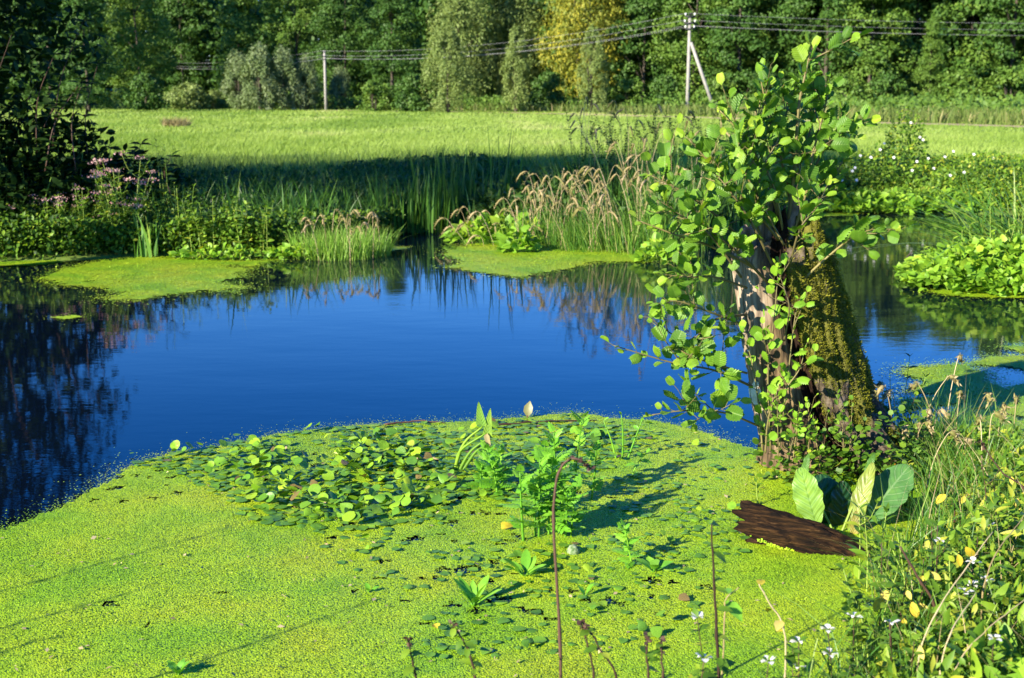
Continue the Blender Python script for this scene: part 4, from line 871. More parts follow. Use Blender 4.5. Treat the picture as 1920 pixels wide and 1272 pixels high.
sub(fc == 1, np.clip(sstep(R(226), R(196), TH + .5 * (fbm(V, 5, 3) - .5) - .5 * sstep(.45, .8, ZZ)) * sstep(.05, .3, ZZ) + .3 * (fbm(V, 9, 3) - .4), 0, 1), 'bare_wood', M['bare_wood'])
sub(fc == 2, np.full(V.shape[:2], .5), 'rotten_core', M['rot'])
dT = np.roll(V, -1, 0) - np.roll(V, 1, 0); dZ = np.gradient(V, axis=1); NRM = unit(np.cross(dT, dZ))
pm = (mossm * (fc_ := np.pad(fc, ((0, 0), (0, 1)), constant_values=2) == 0) * (ZZ > .02) * (ZZ < topz[:, None])).ravel() + .03 * ((np.pad(fc, ((0, 0), (0, 1)), constant_values=2) == 0) & (ZZ > .1)).ravel()
k = rs.choice(len(pm), 30000, p=pm / pm.sum()); g = Geo(); jit = rs.normal(size=(30000, 3)) * .003
put(g, T_DIA, Vf[k] + jit, unit(NRM.reshape(-1, 3)[k] + rs.normal(size=(30000, 3)) * .6 + [0, 0, .3]), rs.normal(size=(30000, 3)), U(.007, .017, 30000), np.clip(.75 * fbm(Vf[k], 7, 5) * 1.3 - .1 + .3 * rs.rand(30000), 0, 1), wid=.6)
g.obj('moss', M['moss'], alder)
k = np.where((wood.ravel() > .9) & (TH.ravel() < R(212)) & (TH.ravel() > R(165)) & (ZZ.ravel() > .15) & (ZZ.ravel() < .6) & (fbm(Vf, 16, 44) > .56))[0]; k = rs.choice(k, min(len(k), 900), replace=False)
g = Geo(); put(g, T_FROND, Vf[k] + NRM.reshape(-1, 3)[k] * .004, np.cross(NRM.reshape(-1, 3)[k], [0, 0, 1.]), NRM.reshape(-1, 3)[k], U(.008, .022, len(k))); g.obj('lichen', M['lichen'], alder)
# splinters of the broken top
for px, py, wd in ((1432, 330, .045), (1447, 352, .03), (1492, 345, .05), (1512, 372, .035), (1470, 385, .03)):
    t_ = atY(px, py, AY - .02) - O; b_ = atY(px - 8, 455, AY) - O; g = Geo(); L = spline([b_, (b_ + t_) / 2 + [.004, 0, 0], t_], 12)
    tube(g, L + rs.normal(size=L.shape) * .004, np.linspace(wd, .006, 12) * U(.8, 1.2, 12), 7, r=.8); g.obj('splinter', M['bare_wood'], alder, smooth=True)

def shoot(pts, r0, nleaf, size, twigs=3, mat='alder_leaf', tipbright=True, start=.18, rr=None, vert=.25):
    L = spline([atY(px, py, AY + dy) - O for px, py, dy in pts], 26); gs, gl = Geo(), Geo()
    lines = [(L, r0, nleaf, start)]
    tot = np.linalg.norm(np.diff(L, axis=0), axis=1).sum()
    for k in range(twigs):
        i_ = rs.randint(7, 23); d = unit(L[min(i_ + 2, 25)] - L[i_] + rs.normal(size=3) * [.8, .7, .5] * .05 / max(.02, 1) + unit(rs.normal(size=3)) * .05) ; d = unit(d + rs.normal(size=3) * .65 + [0, -.15, .25])
        ln = tot * U(.14, .30); lines.append((spline([L[i_], L[i_] + d * ln * .5 + [0, 0, .01], L[i_] + d * ln + [0, 0, .03]], 12), r0 * .5, max(3, int(nleaf * .28)), .3))
    for (C, r_, nl, st) in lines:
        m_ = len(C); tube(gs, C, np.linspace(r_, r_ * .35, m_), 6)
        tt = np.linspace(st, 1, nl) ** .95; P = np.stack([np.interp(tt * (m_ - 1), np.arange(m_), C[:, k]) for k in range(3)], -1)
        tg = unit(np.gradient(C, axis=0))[np.clip((tt * (m_ - 1)).astype(int), 0, m_ - 1)]
        ph = np.arange(nl) * 2.4 + U(0, 6); a_ = unit(np.cross(tg, [0.2, .9, .3])); b_ = np.cross(tg, a_)
        rad = a_ * np.cos(ph)[:, None] + b_ * np.sin(ph)[:, None]
        d = unit(rad * .75 + tg * (.62 + .7 * (tt[:, None] > .93)) + np.array([-.05, -.25, vert]) + rs.normal(size=(nl, 3)) * .2)
        up = unit(np.array([-.45, -.6, .75]) + rs.normal(size=(nl, 3)) * .62 + tg * .2)
        s_ = size * U(.6, 1.3, nl) * (1 - .45 * tt ** 3); pet = P + d * (.018 + .1 * s_)[:, None]
        for q0, q1 in zip(P, pet): tube(gs, [q0, q1], .0016, 3, cap=False)
        r = np.clip(rs.normal(.38, .26, nl) + (.45 * sstep(.72, 1, tt) if tipbright else 0), 0, 1) if rr is None else np.clip(rs.normal(rr, .15, nl), 0, 1)
        kk = rs.randint(0, 4, nl)
        for q in range(4):
            if (kk == q).any(): put(gl, T_ALD[q], pet[kk == q], d[kk == q], up[kk == q], s_[kk == q], r[kk == q], wid=U(.85, 1.12, (kk == q).sum()))
    s_ = gs.obj('shoot', M['twig'], alder, smooth=True); gl.obj('foliage', M[mat], s_, smooth=True)
rs.seed(101)
for a in (
    ([(1470, 480, 0), (1488, 330, -.05), (1498, 200, -.08), (1510, 140, -.08), (1520, 92, -.06)], .010, 17, .115, 1),
    ([(1470, 450, .05), (1440, 340, -.1), (1400, 265, -.15), (1350, 208, -.15)], .008, 12, .095, 3),
    ([(1490, 420, 0), (1465, 300, -.05), (1440, 215, -.1), (1425, 140, -.1)], .008, 14, .09, 3),
    ([(1490, 400, .05), (1530, 310, 0), (1560, 260, 0), (1598, 235, 0)], .007, 12, .09, 3),
    ([(1480, 430, .0), (1520, 300, -.05), (1540, 230, -.05), (1552, 180, -.05)], .007, 12, .09, 3),
    ([(1500, 430, .1), (1540, 380, .1), (1570, 320, .1), (1590, 285, .1)], .006, 10, .085, 3),
    ([(1440, 470, -.1), (1390, 370, -.2), (1335, 310, -.25), (1292, 262, -.25)], .008, 14, .095, 3),
    ([(1430, 490, -.1), (1350, 410, -.25), (1280, 360, -.3), (1222, 330, -.3)], .008, 11, .095, 3),
    ([(1430, 510, -.1), (1340, 465, -.3), (1265, 440, -.35), (1200, 415, -.35)], .008, 10, .09, 2),
    ([(1450, 500, -.2), (1410, 420, -.3), (1370, 360, -.35), (1345, 330, -.3)], .007, 13, .09, 4),
    ([(1440, 530, -.2), (1380, 470, -.35), (1320, 420, -.4), (1300, 380, -.4)], .007, 12, .09, 4),
    ([(1400, 540, -.2), (1340, 520, -.35), (1290, 520, -.4), (1245, 515, -.4)], .006, 11, .085, 3),
    ([(1480, 440, 0), (1500, 330, 0), (1470, 250, 0), (1480, 170, 0)], .007, 17, .085, 3),
    ([(1470, 440, -.1), (1450, 350, -.15), (1420, 270, -.15), (1425, 190, -.15)], .007, 17, .085, 3),
    ([(1490, 430, -.1), (1515, 350, -.15), (1530, 280, -.15), (1580, 265, -.1)], .007, 15, .085, 3),
    ([(1475, 430, .1), (1490, 320, .1), (1520, 240, .1), (1510, 160, .1)], .007, 15, .085, 2),
    ([(1460, 450, -.15), (1420, 390, -.2), (1430, 320, -.2), (1460, 260, -.2)], .007, 15, .085, 3),
    ([(1480, 500, -.25), (1500, 430, -.35), (1530, 390, -.35), (1550, 350, -.3)], .006, 11, .085, 3),
    ([(1490, 540, -.2), (1560, 475, -.25), (1620, 435, -.25), (1690, 430, -.2)], .007, 12, .095, 2),
    ([(1395, 610, -.15), (1330, 585, -.3), (1270, 565, -.35), (1235, 570, -.35)], .006, 12, .085, 3),
    ([(1400, 590, -.15), (1340, 600, -.3), (1290, 640, -.35), (1215, 595, -.35)], .006, 11, .08, 2),
    ([(1410, 725, -.2), (1340, 695, -.35), (1260, 680, -.4), (1150, 648, -.4)], .007, 15, .095, 3),
    ([(1400, 700, -.2), (1330, 680, -.35), (1290, 665, -.4), (1265, 650, -.4)], .006, 9, .085, 2),
    ([(1425, 800, -.2), (1360, 775, -.35), (1290, 770, -.45), (1222, 778, -.45)], .006, 12, .095, 4),
    ([(1390, 520, -.3), (1330, 440, -.4), (1270, 400, -.4), (1235, 375, -.4)], .006, 12, .09, 3),
    ([(1470, 460, -.2), (1400, 330, -.25), (1385, 280, -.25), (1400, 240, -.2)], .006, 12, .09, 4),
): shoot(a[0], a[1], int(a[2] * 1.3), a[3] * .80, a[4] + 1)
# thin bright sprouts climbing the front of the stump
for pts, nl, sz in (([(1445, 845, -.36), (1440, 700, -.33), (1452, 590, -.33), (1460, 500, -.3)], 15, .05), ([(1460, 850, -.37), (1478, 700, -.35), (1490, 600, -.33), (1500, 560, -.32)], 13, .048), ([(1430, 845, -.34), (1420, 740, -.3), (1405, 660, -.3), (1385, 610, -.28)], 12, .045),
                    ([(1450, 760, -.36), (1480, 720, -.37), (1500, 690, -.37), (1510, 650, -.36)], 10, .05), ([(1470, 640, -.3), (1480, 580, -.35), (1470, 540, -.36), (1455, 500, -.35)], 10, .05), ([(1435, 850, -.36), (1440, 790, -.37), (1455, 740, -.37), (1470, 715, -.37)], 10, .04), ([(1480, 855, -.38), (1490, 800, -.38), (1470, 770, -.38), (1450, 745, -.37)], 9, .042)):
    shoot(pts, .0045, nl, sz, 2, 'cress', rr=.45, start=.1)
for k in range(11):
    px = U(1432, 1640); y0 = 858 + 18 * (px > 1500); dx = U(-14, 14); hh = U(50, 130); shoot([(px, y0, -.40 + .25 * (px > 1600)), (px + dx * .5, y0 - hh * .5, -.40 + .2 * (px > 1600)), (px + dx, y0 - hh, -.38 + .2 * (px > 1600))], .0028, 8, .034, 1, 'cress' if k % 2 else 'herb', rr=.5, start=.15)
# round leaved creeper at the foot
g = Geo(); n = 900; a = U(R(222), R(362), n); r0 = .40 * (1 + U(.0, .28, n)); zc = U(0, .18, n) ** 1.0 * (1 + .8 * (rs.rand(n) < .25)); P = np.stack([.035 + np.cos(a) * r0 - .3 * zc, np.sin(a) * r0 * .95, zc + .01], -1)
put(g, T_ROUND, P, np.stack([np.cos(a) + rs.normal(size=n) * .5, np.sin(a) + rs.normal(size=n) * .5, U(-.3, .6, n)], -1), np.array([-.2, -.4, 1]) + rs.normal(size=(n, 3)) * .4, U(.018, .038, n), np.clip(rs.normal(.35, .25, n), 0, 1))
tag(g.obj('creeper', M['herb'], loc=tuple(O)), 'round leaved creeper around the foot of the mossy stump', 'creeper')
t = herb('leafy_plant', 'leafy plant growing against the right foot of the mossy stump', 'plant', gpt(1668, 835), .34, 6, T_OVAL, .085, M['herb'], M['stem_brown'], .12, .25, 7, sr=.003)
herb('leafy_plant', 'dark stem with pointed leaves standing out of the water right of the stump', 'plant', (1.98, 6.05, -.02), .46, 3, T_LANCE, .075, M['herb_shade'], M['stem_green'], .1, .2, 7, sr=.003)

# ------------------------------------------------------------------ half sunk log and the dock plant behind it
def log_mat():
    m, n, l, out = new_mat('wet_rotten_log'); tc = n.new('ShaderNodeTexCoord'); mp = n.new('ShaderNodeMapping'); mp.inputs['Scale'].default_value = (3, 40, 40); l.new(tc.outputs['Object'], mp.inputs[0])
    nz = n.new('ShaderNodeTexNoise'); nz.inputs['Scale'].default_value = 2.4; nz.inputs['Detail'].default_value = 10; nz.inputs['Roughness'].default_value = .7; l.new(mp.outputs[0], nz.inputs['Vector'])
    rp = ramp(n, [(.40, (.004, .0022, .001)), (.5, (.018, .009, .003)), (.6, (.055, .027, .008)), (.74, (.13, .08, .035))]); l.new(nz.outputs[0], rp.inputs[0])
    pr = n.new('ShaderNodeBsdfPrincipled'); pr.inputs['Roughness'].default_value = .8; pr.inputs['Specular IOR Level'].default_value = .15; l.new(rp.outputs[0], pr.inputs['Base Color'])
    bp = n.new('ShaderNodeBump'); bp.inputs['Strength'].default_value = 1; bp.inputs['Distance'].default_value = .014; l.new(nz.outputs[0], bp.inputs['Height']); l.new(bp.outputs[0], pr.inputs['Normal']); l.new(pr.outputs[0], out.inputs['Surface']); return m
M['log'] = log_mat()
la, lb = at(1402, 1010), at(1625, 1040); lc = (la + lb) / 2; ld = unit(lb - la)
log = thing('rotten_log', 'dark brown rotten log lying half sunk in the duckweed', 'log', (lc[0], lc[1], 0))
log.rotation_euler = (0, 0, math.atan2(ld[1], ld[0]))
nl_, nc_ = 90, 56; tt = np.linspace(-.235, .25, nl_); aa = np.linspace(0, 2 * math.pi, nc_, endpoint=False); TT, AA = np.meshgrid(tt, aa, indexing='ij')
ra = .098 * (1 - .25 * sstep(.0, .25, TT)) * (1 + .35 * (fbm(np.stack([TT * 2.2, np.cos(AA) * 2.2, np.sin(AA) * 2.2], -1), 1.4, 7) - .5) + .42 * (fbm(np.stack([TT * 4, np.cos(AA) * 7, np.sin(AA) * 7], -1), 1.2, 9) - .5))
ra = ra * (1 + .12 * np.cos(2 * (AA - 1.9))) * (1 + .22 * (fbm(np.stack([TT * 9, np.cos(AA) * 8, np.sin(AA) * 8], -1), 2.2, 23, 4) - .5))
endj = -.235 + .11 * (fbm(np.stack([np.cos(AA) * 2.5, np.sin(AA) * 2.5, AA * 0], -1), 1.6, 15) - .5) * 2 - .035 * np.cos(AA - 1.5)
TX = endj + (TT + .235) / .485 * (.25 - endj)
zax = .055 - .10 * (TT + .235) / .485
V = np.stack([TX, np.cos(AA) * ra * .95, np.sin(AA) * ra * .95 + zax], -1); ii = np.arange(nl_ - 1)[:, None] * nc_; jj = np.arange(nc_)[None]; j2 = (jj + 1) % nc_
g = Geo(); g.add(V, q=np.stack(np.broadcast_arrays(ii + jj, ii + j2, ii + nc_ + j2, ii + nc_ + jj), -1)); g.obj('trunk', M['log'], log, smooth=True)
E0 = V[0]; ce = E0.mean(0); g = Geo(); rings = [E0 + (ce - E0) * f + np.stack([.03 * f + .012 * rs.normal(size=nc_) * (f > 0), 0 * aa, 0 * aa], -1) for f in np.linspace(0, .98, 9)]
W = np.array(rings); ii = np.arange(8)[:, None] * nc_; g.add(W, q=np.stack(np.broadcast_arrays(ii + jj, ii + j2, ii + nc_ + j2, ii + nc_ + jj), -1)); g.obj('broken_end', M['rot'], log)
n = 1800; a = U(R(185), R(275), n); t_ = U(-.2, .24, n); i0 = np.clip(((t_ + .235) / .485 * (nl_ - 1)).astype(int), 0, nl_ - 1); j0 = (a / 6.283 * nc_).astype(int) % nc_; P = V[i0, j0]; kk = (P[:, 2] < .012 + U(0, 1, n) ** 2 * .13) & (P[:, 2] > -.01)
N0 = np.stack([0 * a, np.cos(a), np.sin(a)], -1); g = Geo(); put(g, T_FROND, (P + N0 * .003)[kk], rs.normal(size=(kk.sum(), 3)), (N0 * [1, 1, .5] + [0, 0, .5])[kk], U(.005, .009, kk.sum())); o = g.obj('duckweed_specks', M['duckweed'], log); o['kind'] = 'stuff'

def dock_leaf(parent, root, d, up, size, mat, wid=1., r=.5, wave=.02, droop=.15):
    T = leaf_t(26, 10, p_dock, fold=.12, droop=droop, corr=.012, nv=9); V = T[0].copy(); e = np.abs(T[2][:, 0] * 2 - 1)
    V[:, 2] += wave * np.sin(T[2][:, 1] * 21 + rs.rand() * 6) * e ** 2; V[:, 0] *= 1 + .06 * np.sin(T[2][:, 1] * 27) * e
    g = Geo(); put(g, (V, T[1], T[2]), [root], np.array([d], float), np.array([up], float), size, [r], wid=wid); return g.obj('leaf', mat, parent, smooth=True)
M['dock'] = leaf_mat('dock_leaf', [(0, (.05, .15, .02)), (.5, (.20, .38, .06)), (1, (.34, .46, .05))], .3, .4, .45, vein=(.10, .22, .03), blotch=22, pleat=.0011)
M['dock_shade'] = leaf_mat('shade_dark_dock_leaf', [(0, (.012, .06, .018)), (1, (.03, .11, .025))], .25, .35, .5, vein=(.05, .12, .04), blotch=22, pleat=.0011)  # dock leaf again, with the shade behind the front leaf in its colour
M['dock_blue'] = leaf_mat('bluish_dock_leaf', [(0, (.06, .16, .045)), (1, (.09, .22, .06))], .25, .7, .1, vein=(.2, .32, .14), blotch=22, pleat=.0011)
M['dock_rim'] = leaf_mat('reddening_dock_leaf', [(0, (.16, .28, .03)), (.6, (.24, .31, .04)), (1, (.34, .22, .07))], .3, .4, .45, vein=(.42, .42, .12), blotch=22, pleat=.0011)
dk = at(1572, 1002); dock = thing('dock_plant', 'large leaved water dock standing behind the rotten log', 'plant', (dk[0], dk[1], 0))
X0 = lambda px, py, dy=0: atY(px, py, dk[1] + dy) - dk
def dleaf(p0, p1, dy0, dy1, mat, wid, r, up=(-.3, -1, .4), **kw):
    a, b = X0(*p0, dy0), X0(*p1, dy1); d = b - a; o = dock_leaf(dock, a, d, up, np.linalg.norm(d), mat, wid, r, **kw)
    g = Geo(); tube(g, spline([[.0, 0, -.03], a * .5 + [0, 0, .0], a + d * .05], 6), .005, 5); g.obj('leaf_stalk', M['stem_green'], o); return o
dleaf((1530, 985), (1500, 878), .0, .03, M['dock'], 1.25, .55, up=(-.5, -1, .3), droop=.05); dleaf((1560, 1010), (1545, 892), .10, .14, M['dock_shade'], 2.2, .5, up=(.3, -1, .2)); dleaf((1575, 1010), (1590, 905), .08, .12, M['dock_shade'], 1.7, .2, up=(.5, -1, .2))
dleaf((1595, 1002), (1632, 868), .02, .06, M['dock_rim'], .62, .55, up=(-.6, -1, .3)); dleaf((1625, 975), (1705, 868), .06, .16, M['dock_blue'], 1.35, .6, up=(-.4, -.8, .7), droop=.08); dleaf((1622, 905), (1636, 848), .10, .14, M['dock'], .7, .1, up=(-1, -1, .2)); dleaf((1508, 900), (1512, 850), .14, .18, M['dock'], .8, .2, up=(-1, -1, .2))
dleaf((1600, 1015), (1605, 960), -.02, -.01, M['dock_rim'], .75, .8, up=(-.3, -1, .3))
# orange autumn leaf
ol = at(1668, 890, .06); T = leaf_t(12, 8, lambda v: p_oval(v) * 1.25, fold=.2, droop=.1, corr=.03, nv=6); g = Geo(); put(g, T, [[0, 0, .03]], np.array([[.9, .2, .25]]), np.array([[-.3, -.9, .5]]), .085, [.5])
M['orange'] = leaf_mat('orange_leaf', [(0, (.62, .26, .02)), (1, (.75, .36, .02))], .25, .45, .4, vein=(.30, .07, .015))
t = thing('fallen_leaf', 'orange autumn leaf with dark red veins lying beside the stump foot', 'leaf', (ol[0] - .04, ol[1], .055)); g.obj('blade', M['orange'], t, smooth=True)
g = Geo(); tube(g, spline([[0, 0, .03], [-.02, 0, .02], [-.035, .01, .004]], 5), .0018, 4); g.obj('leaf_stalk', M['stem_brown'], t)

# ------------------------------------------------------------------ plants standing in the near duckweed
def pinnate(ns=5):
    g = Geo(); V, Q, UV = leaf_t(3, 2, lambda v: p_oval(v) * 1.05, fold=.15, droop=.2)
    off = 0; vs_, qs, us = [], [], []
    def addl(p, d, s):
        nonlocal off
        x, y, z = frames(np.array([d], float), np.array([[0, 0, 1.]])); P = p + s * (V[:, :1] * x + V[:, 1:2] * y + V[:, 2:] * z); vs_.append(P); qs.append(Q + off); us.append(UV); off += len(V)
    for k in range(ns):
        f = (k + .6) / ns
        for sg in (-1, 1): addl(np.array([0, f * .8, -.1 * f * f]), (sg * .9, .45, .08), .42 * (1 - .35 * f))
    addl(np.array([0, .8, -.07]), (0, 1, 0), .36)
    r = .012; n0 = off; vs_.append(np.array([[-r, 0, 0], [r, 0, 0], [r, .85, -.075], [-r, .85, -.075]])); qs.append(np.array([[0, 1, 2, 3]]) + off); us.append(np.zeros((4, 2)))
    return np.concatenate(vs_), np.concatenate(qs), np.concatenate(us)
T_PINN = pinnate()
def parsnip(label, px, py, top, tx=None, nlv=9, ll=.11, T=None, sr=.0045, bundle=1, mat='parsnip'):
    b = at(px, py); e = atY(tx or px, top, b[1]) - b; t = thing('water_plant', label, 'water plant', b, 'water parsnips standing in the duckweed'); gs, gl = Geo(), Geo()
    for k in range(bundle):
        o = np.array([U(-.04, .04), U(-.04, .04), 0]) if k else np.zeros(3); ee = e * (U(.6, 1.0) if k else 1) + (rs.normal(size=3) * [.03, .03, 0] if k else 0)
        L = spline([o + [0, 0, -.05], o + ee * .5 + [U(-.008, .008), 0, 0], o + ee], 12); tube(gs, L, np.linspace(sr * 1.25, sr * .45, 12), 7)
        nlv = int(nlv * 1.3); tt = np.linspace(.26, 1, nlv); P = np.stack([np.interp(tt * 11, np.arange(12), L[:, q]) for q in range(3)], -1); ph = np.arange(nlv) * 2.4 + U(0, 6)
        d = np.stack([np.cos(ph), np.sin(ph), .35 + .9 * tt ** 4 + rs.normal(size=nlv) * .15], -1); put(gl, T or T_PINN, P, d, np.array([0, -.2, 1.]) + rs.normal(size=(nlv, 3)) * .2, ll * .9 * (1 - .4 * tt ** 2) * U(.7, 1.1, nlv))
    gs.obj('stem', M['stem_green'] if mat != 'parsnip' else M['parsnip'], t, smooth=True); gl.obj('foliage', M[mat], t); return t
parsnip('front single thick stem of the water parsnip group, its foot bare', 983, 1017, 885, 975, 8, .10, sr=.0055)
parsnip('dense bushy water parsnip in the middle of the group', 1010, 1010, 860, 1012, 10, .12, bundle=3)
parsnip('tall feathery topped water parsnip at the back of the group', 1075, 935, 783, 1092, 12, .10)
parsnip('water parsnip with a white glinting leaf behind the bushy one', 1040, 960, 810, 1038, 10, .11, bundle=2)
parsnip('slim water parsnip stem right of the dry arched stalk', 1106, 938, 838, 1118, 8, .09)
parsnip('low tufted water parsnip just right of the foot of the arched stalk', 1068, 1008, 915, 1080, 8, .10, bundle=3)
parsnip('small water parsnip left of the group beside the floating leaves', 945, 900, 842, 938, 9, .09, bundle=2)
parsnip('leaning water parsnip nearest to the arrow leaved plant', 905, 915, 860, 912, 9, .09, bundle=2)
parsnip('low dark leaved water parsnip left in front of the bushy one', 935, 930, 865, 920, 9, .10, bundle=2)
parsnip('low sprig with small pinnate leaves right of the pale ball', 1190, 1062, 985, 1170, 9, .06, sr=.003, bundle=2)
parsnip('curved bare stemmed water plant near the low alder shoots, left stem', 1160, 862, 790, 1132, 4, .06, T_OVAL)
parsnip('short leafy topped stem between the two bare stems near the alder', 1166, 862, 778, 1165, 3, .05, T_OVAL)
parsnip('bare stemmed water plant leaning right toward the low alder shoots', 1170, 862, 785, 1205, 7, .05, T_OVAL)
parsnip('single leaning sprig casting a long shadow left of the stump', 1178, 893, 850, 1212, 6, .07, T_OVAL, sr=.003)
parsnip('small sprig standing behind the left end of the rotten log', 1425, 950, 905, 1418, 7, .06, T_LANCE, sr=.0025, mat='herb')
def rosette(label, px, py, n, ll, T, mat, up=.55, az=None, group=None, wid=1.):
    b = at(px, py); t = thing('water_plant', label, 'water plant', b, group)
    for k in range(n):
        a = (6.28 * k / n + U(-.3, .3)) if az is None else az[k % len(az)]; u = up * U(.6, 1.5); s = ll * U(.75, 1.1); d = np.array([math.cos(a), math.sin(a), u])
        p = unit(d) * s * .3 * U(.3, 1.2); g = Geo(); put(g, T, [p], np.array([d]), np.array([[0, -.1, 1.]]), s, [U(.3, .9)], wid=wid); o = g.obj('leaf', M[mat], t, smooth=True)
        g = Geo(); tube(g, [[0, 0, -.02], p * .6, p + unit(d) * s * .1], .003, 5); g.obj('leaf_stalk', M['parsnip'], o)
    return t
rosette('upright leafy seedling with a long shadow in the lower middle of the duckweed', 888, 1138, 8, .10, T_PLAIN, 'parsnip', 1.5, wid=.85)
rosette('dark green star shaped leaf rosette beside the arched dry stalk', 984, 1082, 8, .085, T_PLAIN, 'parsnip', .9, wid=1.1)
rosette('small spoon leaved seedling right of the low sprig', 1226, 1075, 4, .075, T_OVAL, 'parsnip', 1.0)
rosette('tiny pale seedling at the bottom left of the duckweed', 335, 1268, 5, .05, T_OVAL, 'parsnip', 1.6)
rosette('tiny two leaved sprout in the middle left of the duckweed', 693, 1113, 3, .04, T_OVAL, 'parsnip', 1.5)
rosette('single upright leaf sprout left of the lower dry stalk', 1097, 1120, 2, .05, T_OVAL, 'parsnip', 2.)
rosette('crinkled yellow green leaf standing at the left of the low parsnips', 750, 880, 4, .06, T_HEART, 'floating', .9)
# arrow leaved plant
b = at(850, 885); arrow = thing('arrowhead_plant', 'arrow leaved plant with thick bent stalks at the edge of the leafy raft', 'water plant', b)
for k, (m1, tip, leaf_, w_) in enumerate((((868, 835), (905, 800), (897, 762), 1.), ((880, 850), (915, 822), (917, 775), .8), ((890, 850), (915, 835), (895, 868), .7), ((860, 850), (912, 812), (920, 850), .6))):
    g = Geo(); A, B_, C_ = atY(*m1, b[1]) - b, atY(*tip, b[1] - .01 * k) - b, atY(*leaf_, b[1] - .03) - b; tube(g, spline([[.012 * k - .01, 0, -.05], A, B_], 12), np.linspace(.010, .004, 12), 7); st = g.obj('leaf_stalk', M['cress'], arrow, smooth=True)
    g = Geo(); put(g, leaf_t(8, 4, lambda v: .17 * (1 - v) ** .7 * sstep(-.02, .1, v) + .01, fold=.4, droop=.1), [B_], np.array([C_ - B_]), np.array([[-.4, -1, .3]]), np.linalg.norm(C_ - B_) * 1.15, [.5 + .2 * (k % 2)], wid=w_ * 1.3); g.obj('leaf', M['dock'] if k < 3 else M['dry_grass'], st, smooth=True)
b = at(989, 786); t = thing('upright_leaf', 'single brownish pointed leaf standing upright at the water edge', 'leaf', b); g = Geo(); put(g, T_OVAL, [[0, 0, .012]], np.array([[.08, 0, 1.]]), np.array([[-.3, -1, .1]]), .085, [.15], wid=1.1)
M['olive'] = leaf_mat('olive_brown_leaf', [(0, (.17, .17, .05)), (1, (.24, .22, .07))], .3, .4, .4); g.obj('blade', M['olive'], t, smooth=True); g = Geo(); tube(g, [[-.002, 0, -.02], [0, 0, .02]], .004, 5); g.obj('leaf_stalk', M['stem_brown'], t)
for lab, a_, c_, e_, r_ in (('thin dark stick floating at the left part of the raft edge', (722, 797), (770, 790), (835, 793), .006), ('long brown stick along the raft edge below the upright leaf', (920, 799), (1010, 791), (1120, 788), .007)):
    g = Geo(); L = spline([at(*a_, .01), at(*c_, .016), at(*e_, .01)], 14); tube(g, L + rs.normal(size=L.shape) * .003, np.linspace(r_, r_ * .5, 14), 6); tag(g.obj('stick', M['stem_brown'], smooth=True), lab, 'stick')
g = Geo(); L = spline([at(776, 861, .02), at(800, 857, .03), at(823, 862, .02)], 8); tube(g, L, [.004, .006, .007, .007, .006, .006, .005, .003], 6); tag(g.obj('stick', M['stem_tan'], smooth=True), 'short bleached white twig lying on the leafy raft', 'stick')
# pale mottled ball
b = at(1075, 1040); g = Geo(); nb = 24; a = np.linspace(0, 2 * math.pi, nb, endpoint=False); ph = np.linspace(-1.2, 1.57, 14); A, PH = np.meshgrid(a, ph, indexing='ij'); D = np.stack([np.cos(A) * np.cos(PH), np.sin(A) * np.cos(PH), np.sin(PH)], -1)
V = D * (.026 * (1 + .25 * (fbm(D, 3.5, 3) - .5)))[..., None] + [0, 0, .014]; ii = np.arange(nb)[:, None]; jj = np.arange(13)[None]; i2 = (ii + 1) % nb; g.add(V, q=np.stack(np.broadcast_arrays(ii * 14 + jj, i2 * 14 + jj, i2 * 14 + jj + 1, ii * 14 + jj + 1), -1))
M['ball'] = noise_mat('mottled_pale_skin', [(.4, (.06, .12, .03)), (.5, (.16, .23, .10)), (.6, (.24, .30, .17))], 90, .7, .5, .004); tag(g.obj('round_fruit', M['ball'], loc=tuple(b), smooth=True), 'pale mottled round fruit floating right of the arched stalk', 'fruit')
for lab, px, py, rr, az_ in (('yellow crinkled leaf at the foot of the thick parsnip stem', 940, 997, .06, .4), ('yellow leaf curling among the lower floating leaves', 820, 1185, .035, 2.)):
    b = at(px, py); g = Geo(); put(g, leaf_t(6, 4, p_heart, fold=.5, droop=.3), [[0, 0, .012]], np.array([[math.cos(az_), math.sin(az_), .3]]), [0, -.3, 1.], rr, [.4]); tag(g.obj('yellow_leaf', M['yellow_leaf'], loc=tuple(b), smooth=True), lab, 'leaf')
b = at(310, 1262); g = Geo(); blades(g, np.array([[b[0] - .10, b[1] - .09, .012]]), [.05], np.array([[.21, .10]]), [.012], 8, 1.0); tag(g.obj('fallen_straw', M['sedge']), 'long pale grass blade lying on the duckweed at the bottom left', 'grass blade')

# ------------------------------------------------------------------ the near bank
def foot(px, top, Y):
    t = atY(px, top, Y); z = gz(t[0], Y); return np.array([t[0], Y, z]), t[2] - z
# ground cover of the near bank
def cover(label, n, x0, x1, y0, y1, hm, T, size, mat, name='undergrowth', rmean=.45, inside=.02, seed=141, wid=1., pts=None):
    g = Geo(); x, y = U(x0, x1, n * 3), U(y0, y1, n * 3); k = sdf(pond, x, y) > inside; x, y = x[k][:n], y[k][:n]; n = len(x)
    z0 = np.maximum(ground_z(x, y), 0); h = hm * (.25 + 1.2 * fbm(p2(x, y), 1.8, seed)) * sstep(inside - .05, inside + .35, sdf(pond, x, y))
    P = np.stack([x, y, z0 + h * U(0, 1, n) ** .7], -1)
    put(g, T, P, unit(rs.normal(size=(n, 3)) + [0, 0, .35]), unit(np.array([-.25, -.35, 1.]) + rs.normal(size=(n, 3)) * .6), size * U(.5, 1.3, n), np.clip(rs.normal(rmean, .27, n), 0, 1), wid=wid); return tag(g.obj(name, M[mat]), label=label, kind='stuff')
